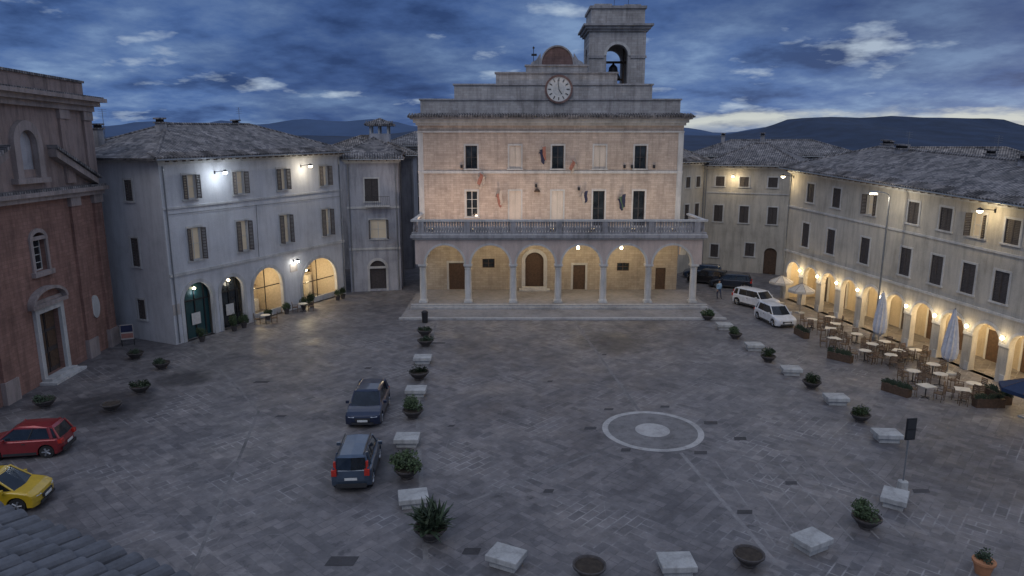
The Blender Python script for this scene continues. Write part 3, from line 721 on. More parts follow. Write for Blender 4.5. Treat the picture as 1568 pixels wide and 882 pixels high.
# buildings behind, left
e, L, fn = house('roof_terrace_house', (-23, 80), (-11.5, 81), 10, 13.2, [(6, 1, 9, 11, 'closed'), (9, 1, 9, 11, 'closed')], (), 'grey_wall', 2.2, roof='tile2')
q = MB(); q.box(6.3, 8.6, 3, 5.5, 14, 15.8, 'grey_wall')
for x in (6.35, 7.35, 8.4): q.box(x, x + .2, 3, 3.2, 15.8, 16.7, 'stone'); q.box(x, x + .2, 5.3, 5.5, 15.8, 16.7, 'stone')
q.T = Matrix.Translation((0, 2.85, 0)); hiproof(q, 2.6, 2.8, 16.7, .35, .7, 'tile', x0=6.2)
q.T = Matrix.Identity(4); q.obj('roof_belvedere', e)
e, L, fn = house('alley_house', (-11.25, 69.5), (-14.6, 90), 5, 13.5, (), (), 'grey_wall', 1.5)
e, L, fn = house('end_of_alley_house', (-16.5, 90), (-8, 91.5), 9, 14.3,
      [(2.6, .9, 9.6, 11.2, 'closed'), (4.5, .9, 9.6, 11.2, 'closed'), (2.6, .9, 6, 7.8, 'closed'), (4.4, .9, 6, 7.8, 'closed')], [(2.0, 3.6, 0, 2.2, .8)], 'cream2', 1.8)
wall_lamp(e, 3.6, 4.6, 200, YEL, 'bulb_y', .6); wall_lamp(e, 2.4, 5.6, 100, WARM, 'bulb_w', .9)
e, L, fn = house('rear_house', (-36, 68), (-24, 84), 9, 12.6, (), (), 'grey_wall', 2.2, roof='tile2')
e, L, fn = house('rear_house', (-12, 100), (6, 102), 9, 14.6, (), (), 'cream2', 2.2, roof='tile2')

# ------------------------------------------------------------------ right buildings
e, L, fn = house('corner_townhouse', (18.5, 77), (22.5, 81), 9, 12.5, [(2.0, .9, 9.7, 10.9, 'closed'), (4.2, .9, 6, 7.8, 'closed'), (4.2, .9, 9.7, 10.9, 'closed'), (2.0, .9, 6, 7.8, 'closed')], (), 'cream_wall', 2.3, roof='tile2', sh='shutter_d')
e, L, fn = house('background_townhouse', (22.5, 81), (31.5, 75.8), 9, 12.1,
      [(1.8, 1.0, 9.8, 10.9, 'closed'), (4.5, 1.0, 9.8, 10.9, 'closed'), (7.6, 1.0, 9.8, 10.9, 'closed'), (1.8, 1.0, 5.7, 7.6, 'closed'), (4.7, 1.0, 5.7, 7.6, 'closed'), (7.8, 1.0, 5.7, 7.6, 'closed'),
       (5.6, 1.0, 1.9, 3.4, 'closed'), (1.6, .9, 1.5, 3.0, 'closed')], [(7.2, 8.6, 0, 2.4, .6)], 'cream_wall', 2.4, sh='shutter_d', bands=((9.0, .12, .06),))
q = MB(); q.box(7.2, 8.6, .2, .26, 0, 3.0, 'wood'); q.obj('door', e)
wall_lamp(e, 3.4, 11.0, 90, YEL, 'bulb_y', .9)
e, L, fn = house('rear_house', (24, 92), (44, 88), 10, 13.0, (), (), 'cream2', 2.0, roof='tile', chim=((4, 5, 14.4), (9, 4, 14.4)))
e, L, fn = house('rear_house', (38, 80), (54, 68), 10, 12.0, (), (), 'cream2', 2.0, roof='tile2', chim=((4, 5, 13.2),))

LR = 26.65; WZ = []
for x in (3.46, 7.2, 11.6, 16.1, 19.1, 21.8, 24.3, 27.4, 30.4):
    WZ.append((x, 1.05, 9.55, 11.2, 'closed')); WZ.append((x - .25, 1.05, 5.45, 7.6, 'closed'))
WZ[10] = (21.8, 1.05, 9.55, 11.2, 'lit'); WZ[4] = (11.6, 1.05, 9.55, 11.2, 'lit')
aops = []; LRR = 33.3
x = .75
while x + 2.05 < LRR: aops.append((x, x + 2.0, 0, 2.75, 1.0)); x += 2.72
kk = 1 - .12 * LRR / LR
e, L, fn = house('arcaded_palace', (26, 64.8), (26 + 4.3 * LRR / LR, 64.8 - 26.3 * LRR / LR), 10, 12.2, WZ, aops, 'cream_wall', 2.2, .75, kk, sh='shutter_d',
                 bands=((8.75, .16, .08), (4.55, .18, .09)), chim=((8.5, 4.5, 13.4, 1.2, .7), (15.5, 6.2, 13.4), (20, 4.5, 13.4), (24.2, 6, 13.6), (29, 4, 13.4, 1.4, .8), (4, 6.5, 13.4)), porch=1)
q = MB()
for o in aops:
    c = (o[0] + o[1]) / 2
    archband(q, c, 2.75, 1.0, 1.0, .2, -.05, 0, 'stone')
    q.box(o[0] - .34, o[0] + .0, -.06, 0, 0, .6, 'stone'); q.box(o[0] - .36, o[0], -.07, 0, 2.55, 2.75, 'stone'); q.box(o[1], o[1] + .36, -.07, 0, 2.55, 2.75, 'stone')
q.obj('arch_surrounds', e, fn)
M['warm_wall'] = plaster('arcade_wall', (.55, .46, .33), .8, .3)
q = MB(); q.box(.1, LRR - .1, 3.2, 3.3, 0, 4.2, 'warm_wall'); q.box(.1, LRR - .1, .42, 3.2, 4.2, 4.3, 'warm_wall'); q.box(.1, .2, .42, 3.2, 0, 4.2, 'warm_wall')
for i, o in enumerate(aops):
    c = (o[0] + o[1]) / 2 + .3
    q.box(c - .55, c + .55, 3.12, 3.199, 0, 2.3, random.choice(['shutter_d', 'wood', 'glass', 'wood'])); q.box(c - .7, c - .55, 3.08, 3.199, 0, 2.4, 'stone'); q.box(c + .55, c + .7, 3.08, 3.199, 0, 2.4, 'stone')
q.obj('arcade_interior', e, fn)
sh = lambda x, z: z * (1 + (kk - 1) * x / LRR)
for i, o in enumerate(aops):
    c = (o[0] + o[1]) / 2
    q = MB()
    for (xx, yy, zz) in ((c, 1.2, 3.35), (o[1] + .36, -.22, 3.2)):
        q.lathe([(.03, -.12), (.09, -.07), (.12, 0), (.08, .08), (.03, .12)], xx, yy, 'bulb_w' if yy > 0 else 'bulb_y', 10, sh(xx, zz))
    q.bar((o[1] + .36, 0, sh(o[1], 3.25)), (o[1] + .36, -.22, sh(o[1], 3.3)), .02, 'iron')
    q.obj('arcade_lamp', e)
    light('arcade_light', 'POINT', (c, 1.2, sh(c, 3.1)), random.uniform(75, 125), (1.0, .76, .43), e, .12)
    light('arcade_sconce_light', 'POINT', (o[1] + .36, -.5, sh(o[1], 3.2)), random.uniform(12, 26), (1.0, .80, .50), e, .12)
for x, en, col, bb in ((.6, 90, YEL, 'bulb_y'), (22.9, 90, YEL, 'bulb_y'), (32, 80, YEL, 'bulb_y')):
    wall_lamp(e, x, sh(x, 11.6), en, col, bb, 1.1)
# tall street lamp in front of the palace
e = group('street_lamp', (27.15, 49.6, 0)); q = MB()
q.lathe([(.16, 0), (.16, .3), (.1, .5), (.09, 1.2)], 0, 0, 'grey_metal', 14); q.bar((0, 0, 1.2), (0, 0, 10.7), .08, 'grey_metal', 10, .055)
pr = None
for i in range(7):
    a = math.pi / 2 * i / 6; pp = (-.9 * (1 - math.cos(a)), 0, 10.7 + .35 * math.sin(a))
    if pr: q.bar(pr, pp, .04, 'grey_metal', 8)
    pr = pp
q.obj('pole', e)
q = MB(); q.add([(-1.5, -.14, 10.98), (-.85, -.1, 11.02), (-.85, .1, 11.02), (-1.5, .14, 10.98), (-1.35, -.08, 11.14), (-.88, -.06, 11.12), (-.88, .06, 11.12), (-1.35, .08, 11.14)], [(0, 3, 2, 1), (4, 5, 6, 7), (0, 1, 5, 4), (1, 2, 6, 5), (2, 3, 7, 6), (3, 0, 4, 7)], 'grey_metal')
q.box(-1.42, -.95, -.1, .1, 10.88, 10.975, 'bulb_y'); q.obj('lamp_head', e)
light('street_lamp_light', 'POINT', (-1.2, 0, 10.7), 170, WW, e, .15)

# ------------------------------------------------------------------ church
e = group('brick_church', (-28.3, 33.5, 0), math.atan2(15.4, -1.0)); L = 15.43; D = 14; C = 7.85
w = MB()
facade(w, L, 11.0, [(C - 1.1, C + 1.1, .3, 4.3), (C - .65, C + .65, 6.8, 8.7, .45)], 'church_low', d=.4)
facade(w, L, 17.3, [(C - .8, C + .8, 12.9, 14.4, .8)], 'church_up', z0=11.0, d=.25)
w.poly([(L, 0, 0), (L, D, 0), (L, D, 17.3), (L, 0, 17.3)], 'church_up'); w.poly([(0, 0, 0), (0, D, 0), (0, D, 17.3), (0, 0, 17.3)], 'church_up'); w.poly([(0, D, 0), (L, D, 0), (L, D, 17.3), (0, D, 17.3)], 'church_up')
w.obj('walls', e, recalc=False)
t = MB()
for x in (.0, 2.9, 11.6, 14.43):
    t.box(x, x + 1.0, -.18, 0, 1.3, 10.4, 'church_low'); t.box(x - .08, x + 1.08, -.26, 0, 10.4, 11.0, 'church_trim'); t.box(x, x + 1.0, -.16, 0, 11.9, 16.0, 'church_up'); t.box(x - .1, x + 1.1, -.28, 0, 0, 1.3, 'church_trim')
    t.box(x - .06, x + 1.06, -.24, 0, 16.0, 16.6, 'church_trim')
t.box(-.2, L + .2, -.38, 0, 11.0, 11.3, 'church_trim'); t.box(-.4, L + .4, -.62, 0, 11.3, 11.55, 'church_trim'); t.box(-.3, L + .3, -.5, 0, 11.55, 11.7, 'tile')
t.box(-.2, L + .2, -.32, 0.1, 16.6, 16.95, 'church_trim'); t.box(-.5, L + .5, -.6, D, 16.95, 17.25, 'church_trim'); t.box(-.8, L + .8, -.95, D, 17.25, 17.5, 'church_trim'); t.box(-.7, L + .7, -.8, D, 17.5, 17.6, 'tile')
t.box(.0, L, .2, .9, 17.6, 18.5, 'church_up'); t.box(-.1, L + .1, .1, 1.0, 18.5, 18.65, 'tile')
for sg in (-1, 1):
    pts = [(C + sg * 6.9, 11.7), (C + sg * 6.9, 12.1), (C + sg * 2.3, 14.1), (C + sg * 2.3, 13.6)]
    t.extr(pts, -.5, 0, 'church_trim')
    t.extr([(C + sg * 7.1, 12.1), (C + sg * 7.1, 12.25), (C + sg * 2.2, 14.35), (C + sg * 2.3, 14.1)], -.65, 0, 'tile')
for x in (C - 1.35, C + .8): t.box(x, x + .55, -.3, 0, 12.4, 14.4, 'church_trim')
archband(t, C, 14.4, .8, .8, .55, -.3, 0, 'church_trim'); t.box(C - 1.6, C + 1.6, -.4, 0, 12.1, 12.4, 'church_trim'); t.box(C - .8, C + .8, .1, .2, 12.9, 15.2, 'grey_wall')
frame(t, C - 1.1, C + 1.1, .3, 4.3, .35, -.2, 0, 'stone'); t.box(C - 1.8, C + 1.8, -.35, 0, 4.66, 4.9, 'church_trim'); archband(t, C, 4.9, 1.6, .75, .2, -.4, 0, 'church_trim')
t.box(C - 1.5, C + 1.5, -.12, 0, 4.9, 5.1, 'church_trim')
t.box(C - 1.7, C + 1.7, -1.0, 0, 0, .15, 'stone'); t.box(C - 1.4, C + 1.4, -.6, 0, .15, .3, 'stone')
frame(t, C - .65, C + .65, 6.8, 8.7, .22, -.12, 0, 'church_trim'); archband(t, C, 8.7, .65, .45, .24, -.125, 0, 'church_trim'); t.box(C - 1.0, C + 1.0, -.25, 0, 6.5, 6.8, 'church_trim')
t.obj('mouldings', e)
q = MB(); q.box(C - 1.1, C + 1.1, .3, .38, .3, 4.3, 'shutter_d'); q.box(C - .02, C + .02, .27, .299, .3, 4.3, 'iron')
for sx in (-.98, .12):
    for sz in (.6, 1.9, 3.1): q.box(C + sx, C + sx + .86, .26, .299, sz, sz + 1.0, 'wood')
pane(q, C - .65, C + .65, 6.8, 8.7, .35, 'whiteframe', bars=3); q.obj('door_and_window', e, recalc=False)
q = MB()
for x in (1.95, 13.2): q.extr([(x + .5 * math.cos(2 * math.pi * i / 24), 3.3 + .8 * math.sin(2 * math.pi * i / 24)) for i in range(24)], -.1, -.0, 'stone')
q.obj('oval_plaques', e)
e, L, fn = house('church_annex', (-40, 40), (-40.5, 58), 10, 13.0, (), (), 'grey_wall', 2.0)

# ------------------------------------------------------------------ near roof at the camera's foot
NR = group('near_tiled_roof', (-6.0, 7.35, 10.0), math.atan2(6.1 - 7.35, -3.4 + 6.0))
M['near_tile'] = plaster('clay_tiles_old', (0.12, 0.125, 0.14), 0.35, 0.6)
q = MB(); sl = .27
for i in range(-8, 24):
    x = i * .24
    for j in range(0, 14):
        y0 = -j * .36 + .0; y1 = y0 - .44
        jx = random.uniform(-.02, .02); jz = random.uniform(-.01, .02)
        ra, rb = .115, .09
        vs = []; fs = []; n = 7
        for (yy, rr, zo) in ((y0, ra, .05), (y1, rb, .0)):
            for k in range(n + 1):
                a = math.pi * k / n; vs.append((x + jx + rr * math.cos(a), yy, -yy * sl + zo + jz + rr * .85 * math.sin(a)))
        for k in range(n): fs.append((k, k + 1, n + 2 + k, n + 1 + k))
        fs.append(tuple(range(n + 1)))
        q.add(vs, fs, 'near_tile')
q.add([(-2.2, .04, -.02), (5.8, .04, -.02), (5.8, -5.2, -.02 + 5.2 * sl), (-2.2, -5.2, -.02 + 5.2 * sl)], [(0, 1, 2, 3)], 'near_tile')
q.obj('tiles', NR, smooth=False, recalc=False)
q = MB(); q.box(-2.2, 5.8, -5.2, -.35, -10, -.15, 'cream_wall'); q.obj('walls', NR)

# ------------------------------------------------------------------ hills
def hills(name, x0, x1, y, hfun, mat, n=160):
    q = MB(); vs = []; fs = []
    for i in range(n + 1):
        x = x0 + (x1 - x0) * i / n; h = hfun(x)
        for k, fr in enumerate((0, .45, .8, 1.0)):
            vs.append((x, y - (1 - fr) * 900 + 60 * math.sin(x * .003 + k), h * fr * (1 + .06 * math.sin(x * .011 + k * 2)) - 5 * (1 - fr)))
    for i in range(n):
        for k in range(3): fs.append((i * 4 + k, (i + 1) * 4 + k, (i + 1) * 4 + k + 1, i * 4 + k + 1))
    q.add(vs, fs, mat); q.obj(name, smooth=True, recalc=False)
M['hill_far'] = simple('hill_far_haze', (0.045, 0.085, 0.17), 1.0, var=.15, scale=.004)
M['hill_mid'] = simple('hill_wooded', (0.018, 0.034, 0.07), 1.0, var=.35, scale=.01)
def nz(x, s, o=0): return noise.fractal(Vector((x * s, o, 0.3)), 1.0, 2.0, 5)
def bumpf(x, c, w): return math.exp(-((x - c) / w) ** 2)
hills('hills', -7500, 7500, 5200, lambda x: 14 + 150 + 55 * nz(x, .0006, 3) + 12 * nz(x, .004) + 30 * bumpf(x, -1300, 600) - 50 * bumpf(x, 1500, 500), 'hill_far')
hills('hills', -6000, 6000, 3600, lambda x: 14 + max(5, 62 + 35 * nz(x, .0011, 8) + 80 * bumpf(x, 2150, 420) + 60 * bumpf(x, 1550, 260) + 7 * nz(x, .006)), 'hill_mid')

# ------------------------------------------------------------------ plants and furniture
def bushmesh(name, kind, mat='leaf', seed=0):
    rnd = random.Random(seed); q = MB()
    cl = [(rnd.uniform(-.28, .28), rnd.uniform(-.28, .28), rnd.uniform(.1, .45), rnd.uniform(.2, .34)) for _ in range(9)]
    if kind == 'agave':
        for i in range(170):
            a = rnd.uniform(0, 6.28); el = rnd.uniform(.1, 1.4); l = rnd.uniform(.3, .72)
            d = Vector((math.cos(a) * math.cos(el), math.sin(a) * math.cos(el), math.sin(el))); s_ = d.cross(Vector((0, 0, 1))).normalized() * .035
            p0 = Vector((rnd.uniform(-.25, .25), rnd.uniform(-.25, .25), rnd.uniform(0, .3))); p1 = p0 + d * l * .6; p2 = p0 + d * l + Vector((0, 0, -.14 * l * (1 - el / 2)))
            q.add([tuple(p0 - s_), tuple(p0 + s_), tuple(p1 + s_), tuple(p1 - s_), tuple(p2)], [(0, 1, 2, 3), (3, 2, 4)], mat)
    else:
        n = 1300 if kind == 'round' else 520
        for i in range(n):
            cx, cy, cz_, r = rnd.choice(cl)
            if kind == 'low': cz_ *= .35; r *= .7
            v = Vector((rnd.gauss(0, 1), rnd.gauss(0, 1), rnd.gauss(0, 1))).normalized() * r * rnd.uniform(.5, 1.05)
            p = Vector((cx, cy, cz_)) + v
            if p.z < -.02: p.z = rnd.uniform(0, .1)
            a = Vector((rnd.gauss(0, 1), rnd.gauss(0, 1), rnd.gauss(0, 1))).normalized() * rnd.uniform(.03, .06); b_ = a.orthogonal().normalized() * rnd.uniform(.02, .035)
            q.add([tuple(p - a), tuple(p + b_), tuple(p + a), tuple(p - b_)], [(0, 1, 2, 3)], mat)
    o = q.obj(name, recalc=False); me = o.data; bpy.data.objects.remove(o); return me
BM = {'round': [bushmesh('shrub_mesh', 'round', 'leaf', i) for i in range(3)], 'low': [bushmesh('low_plant_mesh', 'low', 'leaf2', i) for i in range(3)], 'agave': [bushmesh('spiky_plant_mesh', 'agave', 'leaf2', 5)],
      'none': []}
q = MB(); q.lathe([(.28, 0), (.3, .05), (.26, .09), (.42, .22), (.55, .40), (.60, .44), (.60, .50), (.54, .50), (.50, .43)], 0, 0, 'bowl', 24)
bo = q.obj('bowl_mesh', smooth=False); BOWL = bo.data; bpy.data.objects.remove(bo)
q = MB(); q.lathe([(.52, .425), (.51, .44)], 0, 0, 'soil', 20); bo = q.obj('soil_mesh'); SOIL = bo.data; bpy.data.objects.remove(bo)
def planter(x, y, kind, s=1.0, bs=1.0):
    e = group('planter_bowl', (x, y, 0.0), random.uniform(0, 6)); e.scale = (s, s, s)
    for nm, me in (('bowl', BOWL), ('soil', SOIL)):
        o = bpy.data.objects.new(nm, me); scene.collection.objects.link(o); o.parent = e
    if BM[kind]:
        o = bpy.data.objects.new('plant', random.choice(BM[kind])); scene.collection.objects.link(o); o.parent = e; o.location = (0, 0, .44); o.scale = (bs * 1.12, bs * 1.12, bs)
for (x, y, k, s_, b_) in ((-6.7, 50.9, 'low', 1, 1), (-6.3, 48.1, 'low', 1, 1), (-5.8, 40.8, 'low', 1.05, 1.15), (-5.3, 34.6, 'round', .95, 1.15), (-4.6, 27.8, 'round', .95, 1.4), (-3.0, 23.0, 'agave', 1.05, 1.3),
                     (16.4, 55.8, 'round', .85, 1.1), (16.9, 50.1, 'round', .85, 1), (17.3, 44.4, 'round', .85, 1), (18.0, 39.2, 'round', .92, 1), (18.4, 34.1, 'round', .85, .95), (13.5, 23.8, 'round', .9, 1.1), (8.2, 21.4, 'none', .9, 1), (2.6, 20.7, 'none', .95, 1),
                     (-25.8, 45.1, 'low', .9, 1), (-22.9, 42.9, 'low', .9, 1.1), (-21.9, 38.4, 'low', .95, 1.2), (-22.0, 35.6, 'none', .9, 1), (-26.0, 36.1, 'low', .95, 1.2)):
    planter(x, y, k, s_, b_)
for (x, y) in ((-23.1, 49.3), (-21.9, 52.3), (-21.5, 53.3), (-20.5, 56.0), (-19.6, 58.0), (-18.6, 59.6), (-18.2, 60.6), (-16.5, 63.4), (-16.2, 64.2)):
    e = group('potted_plant', (x, y, 0), random.uniform(0, 6))
    q = MB(); q.lathe([(.16, 0), (.24, .38), (.26, .38), (.26, .42), (.2, .42)], 0, 0, 'bowl', 14); q.obj('pot', e)
    o = bpy.data.objects.new('foliage', random.choice(BM['round'])); scene.collection.objects.link(o); o.parent = e; o.location = (0, 0, .42); o.scale = (.75, .75, random.uniform(.8, 1.6))

def bench(x, y, a):
    e = group('stone_bench', (x, y, 0), a)
    q = MB(); q.box(-.48, .48, -.36, .36, 0, .24, 'bench'); q.obj('base', e, bevel=.02)
    q = MB(); q.box(-.60, .60, -.47, .47, .242, .47, 'bench'); q.obj('seat', e, bevel=.03)
for (x, y) in ((-6.0, 44.2), (-5.6, 38.0), (-5.1, 31.2), (-4.0, 25.5), (-.2, 21.4), (16.9, 52.9), (17.3, 47.2), (17.8, 41.8), (18.3, 36.7), (18.5, 31.7), (15.5, 25.5), (10.8, 22.4), (5.6, 21.0)):
    if y > 31: a = R(3 if x < 0 else -3) + random.uniform(-.06, .06)
    else: a = math.atan2(y - 33, x - 6) + math.pi / 2 + random.uniform(-.1, .1)
    if x < 0 and 25 < y < 26: a = R(12)
    bench(x, y, a)

e = group('litter_bin', (-7.2, 55.0, 0)); q = MB(); q.lathe([(.22, 0), (.24, .05), (.26, .8), (.28, .82), (.28, .9), (.15, 1.0)], 0, 0, 'iron', 16); q.obj('body', e)
e = group('information_post', (16.5, 26.7, 0), R(8))
q = MB(); q.lathe([(.22, 0), (.2, .4), (.12, .44)], 0, 0, 'bench', 16); q.obj('concrete_base', e)
q = MB(); q.bar((0, 0, .4), (0, 0, 3.2), .035, 'grey_metal', 10); q.obj('pole', e)
q = MB(); q.box(-.22, .22, -.1, -.04, 2.3, 3.25, 'iron'); q.box(-.18, .18, -.112, -.101, 2.8, 3.2, 'plastic'); q.box(-.18, .18, -.112, -.101, 2.36, 2.72, 'plastic'); q.obj('sign_box', e, bevel=.01)
e = group('notice_board', (-28.0, 48.2, 0), R(25)); q = MB(); q.bar((-.4, 0, 0), (-.4, .0, 1.6), .03, 'iron'); q.bar((.4, 0, 0), (.4, 0, 1.6), .03, 'iron'); q.box(-.42, .42, -.05, -.03, .5, 1.6, 'flag_w'); q.box(-.38, .38, -.062, -.051, 1.05, 1.55, 'flag_b'); q.box(-.38, .38, -.062, -.051, .6, .95, 'flag_r'); q.obj('board', e)

def closed_parasol(x, y, h, mat='cloth_grey'):
    e = group('closed_parasol', (x, y, 0)); q = MB()
    q.box(-.4, .4, -.4, .4, 0, .1, 'bench'); q.bar((0, 0, .1), (0, 0, h), .035, 'grey_metal', 8); q.obj('pole', e)
    q = MB(); n = 20; prof = [(.12, .8), (.36, 1.05), (.42, 1.5), (.34, 2.4), (.22, 3.3), (.06, h - .1)]
    vs = []; fs = []
    for r, z in prof:
        for i in range(n):
            rr = r * (1 + (.18 if i % 2 else -.12)); a = 2 * math.pi * i / n + z * .12; vs.append((rr * math.cos(a), rr * math.sin(a), z))
    for j in range(len(prof) - 1):
        for i in range(n): k = (i + 1) % n; fs.append((j * n + i, j * n + k, (j + 1) * n + k, (j + 1) * n + i))
    q.add(vs, fs, mat); q.obj('canvas', e, recalc=False)
closed_parasol(26.7, 48.2, 4.1); closed_parasol(27.9, 42.0, 4.3)
def open_parasol(x, y, h, r, mat):
    e = group('open_parasol', (x, y, 0), .3); q = MB(); q.bar((0, 0, 0), (0, 0, h), .03, 'grey_metal', 8); q.box(-.3, .3, -.3, .3, 0, .08, 'bench'); q.obj('pole', e)
    q = MB(); n = 8; top = (0, 0, h + .05)
    P = [(r * math.cos(2 * math.pi * (i + .5) / n), r * math.sin(2 * math.pi * (i + .5) / n), h - .55) for i in range(n)]
    for i in range(n):
        a = P[i]; b_ = P[(i + 1) % n]; q.poly([top, a, b_], mat); q.poly([a, b_, (b_[0] * .99, b_[1] * .99, b_[2] - .2), (a[0] * .99, a[1] * .99, a[2] - .2)], mat); q.bar(top, a, .015, 'wood', 4)
    q.obj('canopy', e, recalc=False)
open_parasol(24.9, 62.2, 2.6, 1.1, 'cloth_beige'); open_parasol(25.2, 58.4, 2.6, 1.15, 'cloth_beige'); open_parasol(27.6, 34.6, 2.2, 1.5, 'cloth_blue')

def table(x, y, square=False):
    e = group('cafe_table', (x, y, 0), random.uniform(0, 1.5)); q = MB()
    if square: q.box(-.38, .38, -.38, .38, .72, .75, 'table')
    else: q.lathe([(.38, .72), (.4, .735), (.38, .75)], 0, 0, 'table', 20)
    q.bar((0, 0, .03), (0, 0, .72), .03, 'iron', 8)
    for a in range(4): q.bar((0, 0, .05), (.3 * math.cos(a * 1.57), .3 * math.sin(a * 1.57), .02), .02, 'iron', 5)
    q.obj('table', e)
def chair_mesh():
    q = MB(); q.box(-.22, .22, -.22, .22, .43, .47, 'chair')
    for sx in (-.2, .2):
        q.bar((sx, -.2, 0), (sx, -.2, .43), .018, 'chair', 5); q.bar((sx, .2, 0), (sx * .95, .27, .9), .018, 'chair', 5); q.bar((sx, -.2, .64), (sx, .23, .64), .015, 'chair', 5); q.bar((sx, -.2, .43), (sx, -.2, .64), .015, 'chair', 5)
    for z in (.55, .65, .75, .85): q.box(-.19, .19, .215 + (z - .47) * .12, .235 + (z - .47) * .12, z, z + .07, 'chair')
    o = q.obj('chair_mesh'); me = o.data; bpy.data.objects.remove(o); return me
CH = chair_mesh()
def chair(x, y, a):
    o = bpy.data.objects.new('cafe_chair', CH); scene.collection.objects.link(o); o.location = (x, y, 0); o.rotation_euler = (0, 0, a)
TB = [(23.2, 47.6), (23.9, 44.6), (25.1, 43.6), (24.2, 50.4), (24.7, 40.3), (26.0, 39.7), (23.9, 37.6), (26.7, 41.6), (25.2, 46.2), (26.2, 44.6), (25.4, 48.8), (26.4, 46.8), (25.2, 51.8), (26.9, 38.0), (24.0, 53.2), (25.6, 37.0), (27.4, 44.8), (25.8, 54.0)]
for i, (x, y) in enumerate(TB):
    table(x, y, i % 3 == 0)
    n = random.choice([2, 3, 4]); a0 = random.uniform(0, 6)
    for k in range(n):
        a = a0 + k * 2 * math.pi / n + random.uniform(-.2, .2); chair(x + .68 * math.cos(a), y + .68 * math.sin(a), a - math.pi / 2 + random.uniform(-.3, .3))
for (x, y) in ((-20.2, 54.6), (-18.4, 58.8)):
    table(x, y)
    for a in (0.4, 3.4): chair(x + .65 * math.cos(a), y + .65 * math.sin(a), a - math.pi / 2)
def hedgebox(x, y, a, L_=1.6):
    e = group('planter_box', (x, y, 0), a); q = MB(); q.box(-L_ / 2, L_ / 2, -.22, .22, 0, .5, 'wood'); q.obj('box', e, bevel=.01)
    for i in range(4):
        o = bpy.data.objects.new('foliage', random.choice(BM['low'])); scene.collection.objects.link(o); o.parent = e; o.location = (-L_ / 2 + L_ * (i + .5) / 4, 0, .48); o.scale = (.7, .5, 1.0)
hedgebox(22.3, 44.7, R(-50)); hedgebox(22.6, 38.3, R(-60)); hedgebox(22.2, 50.8, R(-85)); hedgebox(27.8, 37.2, R(-85)); hedgebox(26.6, 36.2, R(0))
e = group('terracotta_pot', (16.0, 20.9, 0)); q = MB(); q.lathe([(.22, 0), (.32, .4), (.36, .42), (.36, .5), (.3, .5)], 0, 0, 'terracotta', 18); q.obj('pot', e)
o = bpy.data.objects.new('foliage', BM['low'][0]); scene.collection.objects.link(o); o.parent = e; o.location = (0, 0, .48); o.scale = (.8, .8, 1)

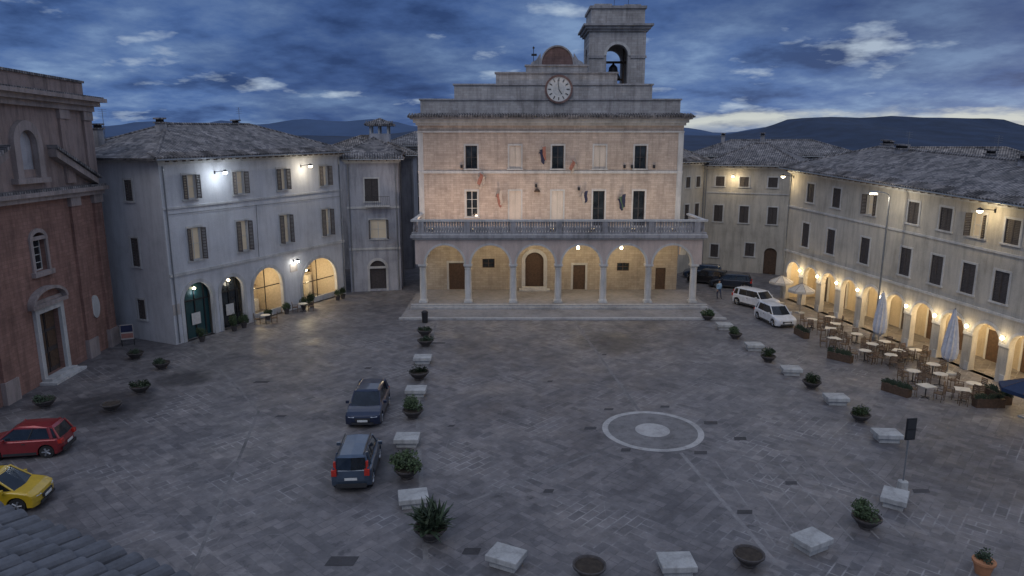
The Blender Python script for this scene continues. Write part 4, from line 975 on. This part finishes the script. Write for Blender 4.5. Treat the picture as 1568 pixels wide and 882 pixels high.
# ------------------------------------------------------------------ vehicles
def paint(name, col, metal=.4):
    m, nt, b = newmat(name); b.inputs['Metallic'].default_value = metal; b.inputs['Roughness'].default_value = .35; b.inputs['Coat Weight'].default_value = .8; b.inputs['Coat Roughness'].default_value = .06
    v = coords(nt); n = noisetex(nt, v, 3, 4); c = ramp(nt, n, [(.3, tuple(x * .85 for x in col)), (.7, tuple(min(1, x * 1.1) for x in col))]); nt.links.new(c, b.inputs['Base Color']); return m
def car(x, y, heading, col, L=3.9, W=1.7, H=1.5, suv=False, rails=False, name='parked_car', metal=.4, hood=.95):
    e = group(name, (x, y, 0), heading); pm = paint('car_paint', col, metal)
    rw = .31 if not suv else .34; belt = .92 if not suv else 1.02; hz = belt - .10; xf = L / 2 - .78; xr = -L / 2 + .68; zb = .2 if not suv else .25
    def prof(ins):
        k = ins
        P = [(-L / 2 + .04 + k, zb + .1), (-L / 2 + k, zb + .28), (-L / 2 + .01 + k, .66), (-L / 2 + .07 + k, belt - .06 - k * .8), (-L / 2 + .12 + k, belt - k * .8), (L / 2 - hood - .1, belt + .01 - k * .8), (L / 2 - .62, hz + .05 - k), (L / 2 - .34, hz - .01 - k), (L / 2 - .15 - k * .5, hz - .10 - k), (L / 2 - .05 - k, .68), (L / 2 - .01 - k, .58), (L / 2 - k, .38), (L / 2 - .06 - k, zb)]
        for cx in (xf, xr):
            r = rw + .06
            for i in range(0, 11):
                a = math.pi * i / 10
                z = rw + r * math.sin(a)
                if i in (0, 10): z = zb
                P.append((cx + r * math.cos(a), z))
        P.append((-L / 2 + .12 + k, zb))
        return P
    q = MB(); lay = [(-W / 2, .07), (-W / 2 + .03, .03), (-W / 2 + .09, .008), (-W / 2 + .3, 0), (W / 2 - .3, 0), (W / 2 - .09, .008), (W / 2 - .03, .03), (W / 2, .07)]
    n = len(prof(0)); vs = []; fs = []; nl = len(lay)
    for yy, k in lay:
        # plan taper: nose and tail pull in at the corners
        tp = .16 * (abs(yy) / (W / 2)) ** 4
        for px, pz in prof(k):
            f_ = max(0, (abs(px) - L / 2 + .5) / .5); vs.append((px - math.copysign(tp * f_ * f_, px), yy, pz))
    for j in range(nl - 1):
        for i in range(n): m_ = (i + 1) % n; fs.append((j * n + i, j * n + m_, (j + 1) * n + m_, (j + 1) * n + i))
    fs += [tuple(range(n)), tuple(range((nl - 1) * n, nl * n))[::-1]]
    q.add(vs, fs, pm); q.obj('body', e, bevel=.02)
    q = MB(); x0 = -L / 2 + .12; x1 = L / 2 - hood; a0 = -L / 2 + (.38 if not suv else .26); a1 = x1 - (.72 if not suv else .55); hb = W / 2 - .07; ht = W / 2 - .24; zt = H - .05
    B = [(x0, -hb + .05, belt - .02), (x1, -hb + .05, belt - .02), (x1, hb - .05, belt - .02), (x0, hb - .05, belt - .02)]
    T = [(a0, -ht, zt - .04), (a1, -ht, zt), (a1, ht, zt), (a0, ht, zt - .04)]
    # curved windscreen and rear screen: one centre column each
    cf = (x1 + .10, 0, belt - .02); ct = (a1 + .08, 0, zt + .01); rf = (x0 - .05, 0, belt - .02); rt = (a0 - .05, 0, zt - .03)
    q.add(B + T + [cf, ct, rf, rt], [(0, 1, 5, 4), (1, 8, 9, 5), (8, 2, 6, 9), (2, 3, 7, 6), (3, 10, 11, 7), (10, 0, 4, 11)], 'carglass'); q.obj('windows', e, smooth=False)
    q = MB()
    q.add([(a0 - .04, -ht - .02, zt - .07), (a1 + .05, -ht - .02, zt - .02), (a1 + .13, 0, zt - .015), (a1 + .05, ht + .02, zt - .02), (a0 - .04, ht + .02, zt - .07), (a0 - .1, 0, zt - .06),
           (a0 + .08, -ht + .12, H - .045), ((a0 + a1) / 2, -ht + .12, H + .01), (a1 - .1, -ht + .12, H - .01), (a0 + .05, 0, H - .02), ((a0 + a1) / 2, 0, H + .035), (a1 - .05, 0, H + .01), (a0 + .08, ht - .12, H - .045), ((a0 + a1) / 2, ht - .12, H + .01), (a1 - .1, ht - .12, H - .01)],
          [(0, 1, 8, 7, 6), (1, 2, 11, 8), (2, 3, 14, 11), (3, 4, 12, 13, 14), (4, 5, 9, 12), (5, 0, 6, 9), (6, 7, 10, 9), (7, 8, 11, 10), (9, 10, 13, 12), (10, 11, 14, 13)], pm)
    for i in range(4): q.bar(B[i], T[i], .06 if i in (0, 3) else .035, pm, 6, .045)
    for sy in (-1, 1):
        for fx in (.5, .12 if not suv else .18):
            bx = x0 + (x1 - x0) * fx; tx = a0 + (a1 - a0) * fx; q.bar((bx, sy * (hb - .06), belt - .02), (tx, sy * (ht + .0), zt - .02), .035 if fx == .5 else .08, pm if fx != .5 else 'plastic', 6)
        q.box(x1 - .42, x1 - .3, sy * (W / 2 + .09) - .09, sy * (W / 2 + .09) + .09, belt - .0, belt + .14, pm)
        if rails: q.bar((a0 + .1, sy * (ht - .04), H + .04), (a1 - .1, sy * (ht - .04), H + .06), .025, 'plastic')
    q.bar((x1 - .02, -.5, belt + .02), (x1 - .10, .1, belt + .06), .012, 'plastic', 4)
    q.obj('roof_and_pillars', e, bevel=.012)
    q = MB()
    for sx in (xf, xr):
        for sy in (-1, 1):
            ya = sy * (W / 2 - .03); yb = sy * (W / 2 - .23)
            q.bar((sx, yb, rw), (sx, ya, rw), rw, 'tyre', 22); q.bar((sx, ya - sy * .01, rw), (sx, ya + sy * .006, rw), rw * .66, 'plastic', 18)
            for k in range(5):
                a = k * 2 * math.pi / 5; q.bar((sx, ya + sy * .012, rw), (sx + rw * .62 * math.cos(a), ya + sy * .012, rw + rw * .62 * math.sin(a)), .04, 'rim', 5)
    q.obj('wheels', e)
    q = MB(); F = L / 2
    for sy in (-1, 1):
        q.add([(F - .22, sy * (W / 2 - .05), .62), (F - .45, sy * (W / 2 + .004), .74), (F - .40, sy * (W / 2 - .06), hz - .03), (F - .17, sy * .46, hz - .10), (F - .01, sy * .42, .60), (F - .06, sy * (W / 2 - .18), .61)],
              [(4, 5, 2, 3), (5, 0, 1, 2)], 'head')
        if suv or rails:
            q.box(-F - .012, -F + .22, sy * (W / 2 - .16) - .09, sy * (W / 2 - .16) + .12, .78, belt + .02, 'tail'); q.box(-F + .10, -F + .22, sy * (hb - .10) - .05, sy * (hb - .10) + .05, belt + .02, zt - .2, 'tail')
        else: q.box(-F - .012, -F + .24, sy * (W / 2 - .18) - .12, sy * (W / 2 - .18) + .135, .68, .86, 'tail')
        q.box(xr + rw + .1, xf - rw - .1, sy * (W / 2 + .0) - .012, sy * (W / 2 + .0) + .012, zb + .02, zb + .14, 'plastic')
        for fx in (.05, -.42 * L / 3.9 * 1.6): q.box(fx - .006, fx + .006, sy * (W / 2 - .004) - .004, sy * (W / 2 - .004) + .002, zb + .18, belt - .08, 'plastic')
        q.box(-.32, -.18, sy * (W / 2) - .012, sy * (W / 2) + .02, belt - .18, belt - .14, 'plastic')
    q.box(F - .05, F + .015, -.38, .38, .42, .56, 'plastic'); q.box(F - .03, F + .02, -.55, .55, .24, .34, 'plastic'); q.box(F + .015, F + .03, -.26, .26, .38, .49, 'plate')
    q.box(-F - .03, -F + .05, -W / 2 + .2, W / 2 - .2, .26, .42, 'plastic'); q.box(-F - .045, -F - .03, -.26, .26, .5 if not suv else .6, .61 if not suv else .71, 'plate')
    q.obj('trim_and_lights', e)
    return e
car(-7.75, 35.1, R(-88), (.008, .016, .045), 4.0, 1.8, 1.52, metal=.2)
car(-6.85, 28.3, R(94), (.07, .10, .145), 3.8, 1.68, 1.62, suv=True, rails=True, metal=.5, hood=.85)
car(-22.95, 30.3, R(190), (.27, .02, .025), 3.7, 1.65, 1.5)
car(-20.75, 25.4, R(10), (.55, .36, .02), 3.7, 1.68, 1.52, metal=0, hood=.85)
car(-20.6, 22.6, R(8), (.012, .012, .014), 4.0, 1.75, 1.45)
car(22.1, 60.6, R(-62), (.62, .63, .65), 4.3, 1.8, 1.62, suv=True, metal=0)
car(21.7, 55.0, R(-82), (.62, .63, .65), 4.0, 1.76, 1.55, metal=0)
car(22.6, 69.6, R(160), (.015, .02, .035), 4.2, 1.78, 1.48)
car(21.2, 75.0, R(165), (.03, .05, .09), 4.2, 1.78, 1.5)
car(20.9, 71.9, R(150), (.01, .01, .012), 4.2, 1.78, 1.5)

# ------------------------------------------------------------------ pedestrian
def person(x, y, a):
    e = group('pedestrian', (x, y, 0), a)
    J = [(0, 0, .95), (0, 0, 1.15), (0, 0, 1.4), (0, .01, 1.5), (-.1, 0, .9), (-.11, .12, .5), (-.11, .05, .08), (-.11, -.1, .04), (.1, 0, .9), (.11, -.14, .5), (.11, -.22, .1), (.11, -.36, .05),
         (-.19, 0, 1.4), (-.25, .03, 1.12), (-.24, -.1, .88), (.19, 0, 1.4), (.25, -.04, 1.12), (.24, .06, .88)]
    E = [(0, 1), (1, 2), (2, 3), (0, 4), (4, 5), (5, 6), (6, 7), (0, 8), (8, 9), (9, 10), (10, 11), (2, 12), (12, 13), (13, 14), (2, 15), (15, 16), (16, 17)]
    Rr = [.14, .13, .15, .06, .1, .07, .05, .045, .1, .07, .05, .045, .07, .05, .035, .07, .05, .035]
    me = bpy.data.meshes.new('body'); me.from_pydata(J, E, [])
    o = bpy.data.objects.new('body', me); scene.collection.objects.link(o); o.parent = e
    o.modifiers.new('skin', 'SKIN'); s_ = o.modifiers.new('sub', 'SUBSURF'); s_.levels = 1; s_.render_levels = 1
    if len(me.skin_vertices) == 0:
        bm = bmesh.new(); bm.from_mesh(me); bm.verts.layers.skin.verify(); bm.to_mesh(me); bm.free()
    for i, r in enumerate(Rr): me.skin_vertices[0].data[i].radius = (r, r)
    me.skin_vertices[0].data[0].use_root = True
    m, nt, b = newmat('clothes'); g_ = nt.nodes.new('ShaderNodeTexCoord'); sp = nt.nodes.new('ShaderNodeSeparateXYZ'); nt.links.new(g_.outputs['Object'], sp.inputs[0])
    mr = N(nt, 'ShaderNodeMath', operation='MULTIPLY'); mr.inputs[1].default_value = .5; nt.links.new(sp.outputs['Z'], mr.inputs[0])
    c = ramp(nt, mr.outputs[0], [(.0, (.03, .03, .04)), (.47, (.04, .06, .12)), (.48, (.25, .42, .6)), (.72, (.3, .45, .62))]); nt.links.new(c, b.inputs['Base Color']); me.materials.append(m)
    q = MB(); q.lathe([(.03, 1.48), (.075, 1.54), (.085, 1.62), (.08, 1.68), (.05, 1.74)], 0, -.01, 'skin', 14); q.lathe([(.088, 1.64), (.095, 1.69), (.07, 1.75), (.02, 1.775)], 0, .012, 'hair', 14); q.bar((0, -.1, 1.62), (0, -.08, 1.65), .015, 'skin')
    for sx in (-.03, .03): q.bar((sx, -.098, 1.645), (sx, -.085, 1.645), .009, 'iron')
    q.bar((-.02, -.09, 1.575), (.02, -.09, 1.575), .006, 'terracotta'); q.bar((-.10, 0, 1.62), (-.08, 0, 1.62), .02, 'skin'); q.bar((.10, 0, 1.62), (.08, 0, 1.62), .02, 'skin')
    for hx, hy in ((-.24, -.12), (.24, .07)):
        q.add([(hx - .02, hy - .04, .90), (hx + .02, hy - .04, .90), (hx + .02, hy + .04, .90), (hx - .02, hy + .04, .90), (hx - .015, hy - .045, .80), (hx + .015, hy - .045, .80), (hx + .015, hy + .04, .80), (hx - .015, hy + .04, .80)], [(0, 3, 2, 1), (4, 5, 6, 7), (0, 1, 5, 4), (1, 2, 6, 5), (2, 3, 7, 6), (3, 0, 4, 7)], 'skin')
        for k, l in enumerate((.07, .085, .08, .06)): q.bar((hx, hy - .034 + k * .022, .805), (hx, hy - .04 + k * .022, .805 - l), .009, 'skin', 6, .007)
        q.bar((hx, hy - .04, .87), (hx, hy - .075, .81), .011, 'skin', 6, .008)
    q.obj('head_and_hands', e, smooth=True)
person(19.8, 64.2, R(20))

# ------------------------------------------------------------------ world, sun, camera
wd = bpy.data.worlds.new('World'); scene.world = wd; wd.use_nodes = True; nt = wd.node_tree
for n in list(nt.nodes): nt.nodes.remove(n)
out = nt.nodes.new('ShaderNodeOutputWorld')
sky = nt.nodes.new('ShaderNodeTexSky'); sky.sky_type = 'NISHITA'; sky.sun_disc = False; sky.sun_elevation = R(8); sky.sun_rotation = R(60)
tc = nt.nodes.new('ShaderNodeTexCoord'); sep = nt.nodes.new('ShaderNodeSeparateXYZ'); nt.links.new(tc.outputs['Generated'], sep.inputs[0])
def math_(op, a, b=None):
    n = nt.nodes.new('ShaderNodeMath'); n.operation = op
    for i, v in enumerate((a, b)):
        if v is None: continue
        if isinstance(v, (int, float)): n.inputs[i].default_value = v
        else: nt.links.new(v, n.inputs[i])
    return n.outputs[0]
z = math_('MAXIMUM', sep.outputs['Z'], 0.0)
den = math_('ADD', z, 0.20)
cx = math_('DIVIDE', sep.outputs['X'], den); cy = math_('DIVIDE', sep.outputs['Y'], den)
cb = nt.nodes.new('ShaderNodeCombineXYZ'); nt.links.new(cx, cb.inputs[0]); nt.links.new(cy, cb.inputs[1])
mpa = nt.nodes.new('ShaderNodeMapping'); mpa.inputs['Location'].default_value = (1.6, .4, 0.9); mpa.inputs['Rotation'].default_value = (0, 0, R(14)); nt.links.new(cb.outputs[0], mpa.inputs[0])
n1 = noisetex(nt, mpa.outputs[0], 1.9, 11, 0.60)
nbig = noisetex(nt, mpa.outputs[0], .7, 4, 0.5)
mp = nt.nodes.new('ShaderNodeMapping'); mp.inputs['Location'].default_value = (4.3, 2.1, 1.7); nt.links.new(cb.outputs[0], mp.inputs[0])
n2 = noisetex(nt, mp.outputs[0], 2.6, 8, 0.55)
base = ramp(nt, z, [(0.0, (.085, .165, .36)), (.06, (.085, .165, .38)), (.2, (.06, .12, .30)), (.4, (.26, .36, .58)), (1.0, (.50, .60, .82))])
cloud = ramp(nt, n1, [(.34, (.34, .41, .52)), (.46, (.78, .82, .88)), (.54, (1.25, 1.12, 1.0)), (.66, (2.3, 1.85, 1.35))])
cbig = ramp(nt, nbig, [(.38, (.62, .66, .74)), (.6, (1.2, 1.17, 1.12))])
c = mixc(nt, 1.0, base, cloud, 'MULTIPLY')
c = mixc(nt, 1.0, c, cbig, 'MULTIPLY')
gap = ramp(nt, n2, [(.60, (0, 0, 0)), (.66, (.5, .5, .5)), (.72, (1, 1, 1))])
c = mixc(nt, math_('MULTIPLY', gap, .75), c, (.50, .60, .72))
# pale break in the cloud low on the right
wob = math_('MULTIPLY', math_('SUBTRACT', noisetex(nt, mp.outputs[0], 1.2, 6, .65), .5), .055)
zz = math_('ADD', z, wob)
hb = ramp(nt, zz, [(0.0, (.0, .0, .0)), (.018, (.35, .35, .35)), (.034, (1, 1, 1)), (.043, (.9, .9, .9)), (.051, (0, 0, 0))])
xr_ = ramp(nt, sep.outputs['X'], [(.10, (0, 0, 0)), (.24, (1, 1, 1))])
n3 = ramp(nt, noisetex(nt, mp.outputs[0], 2.2, 6, .6), [(.38, (.15, .15, .15)), (.55, (1, 1, 1))])
gl = math_('MULTIPLY', math_('MULTIPLY', hb, xr_), n3)
c = mixc(nt, gl, c, (.60, .64, .62))
bg1 = nt.nodes.new('ShaderNodeBackground'); bg1.inputs['Strength'].default_value = .004; nt.links.new(sky.outputs[0], bg1.inputs[0])
bg2 = nt.nodes.new('ShaderNodeBackground'); bg2.inputs['Strength'].default_value = .95; nt.links.new(c, bg2.inputs[0])
ad = nt.nodes.new('ShaderNodeAddShader'); nt.links.new(bg1.outputs[0], ad.inputs[0]); nt.links.new(bg2.outputs[0], ad.inputs[1]); nt.links.new(ad.outputs[0], out.inputs[0])

sl_ = light('sun', 'SUN', (0, 0, 60), .5, (1.0, .95, .92), None, rot=(R(42), 0, R(-25)), angle=R(40))

cam = bpy.data.cameras.new('camera'); co = bpy.data.objects.new('camera', cam); scene.collection.objects.link(co)
co.location = (0, 0, 14.2); co.rotation_euler = (R(90 - 11.6), 0, 0); cam.sensor_width = 36; cam.lens = 36 * 1050 / 1568; cam.clip_end = 20000; cam.clip_start = .05
scene.camera = co
scene.view_settings.view_transform = 'Standard'; scene.view_settings.look = 'None'; scene.view_settings.exposure = 0
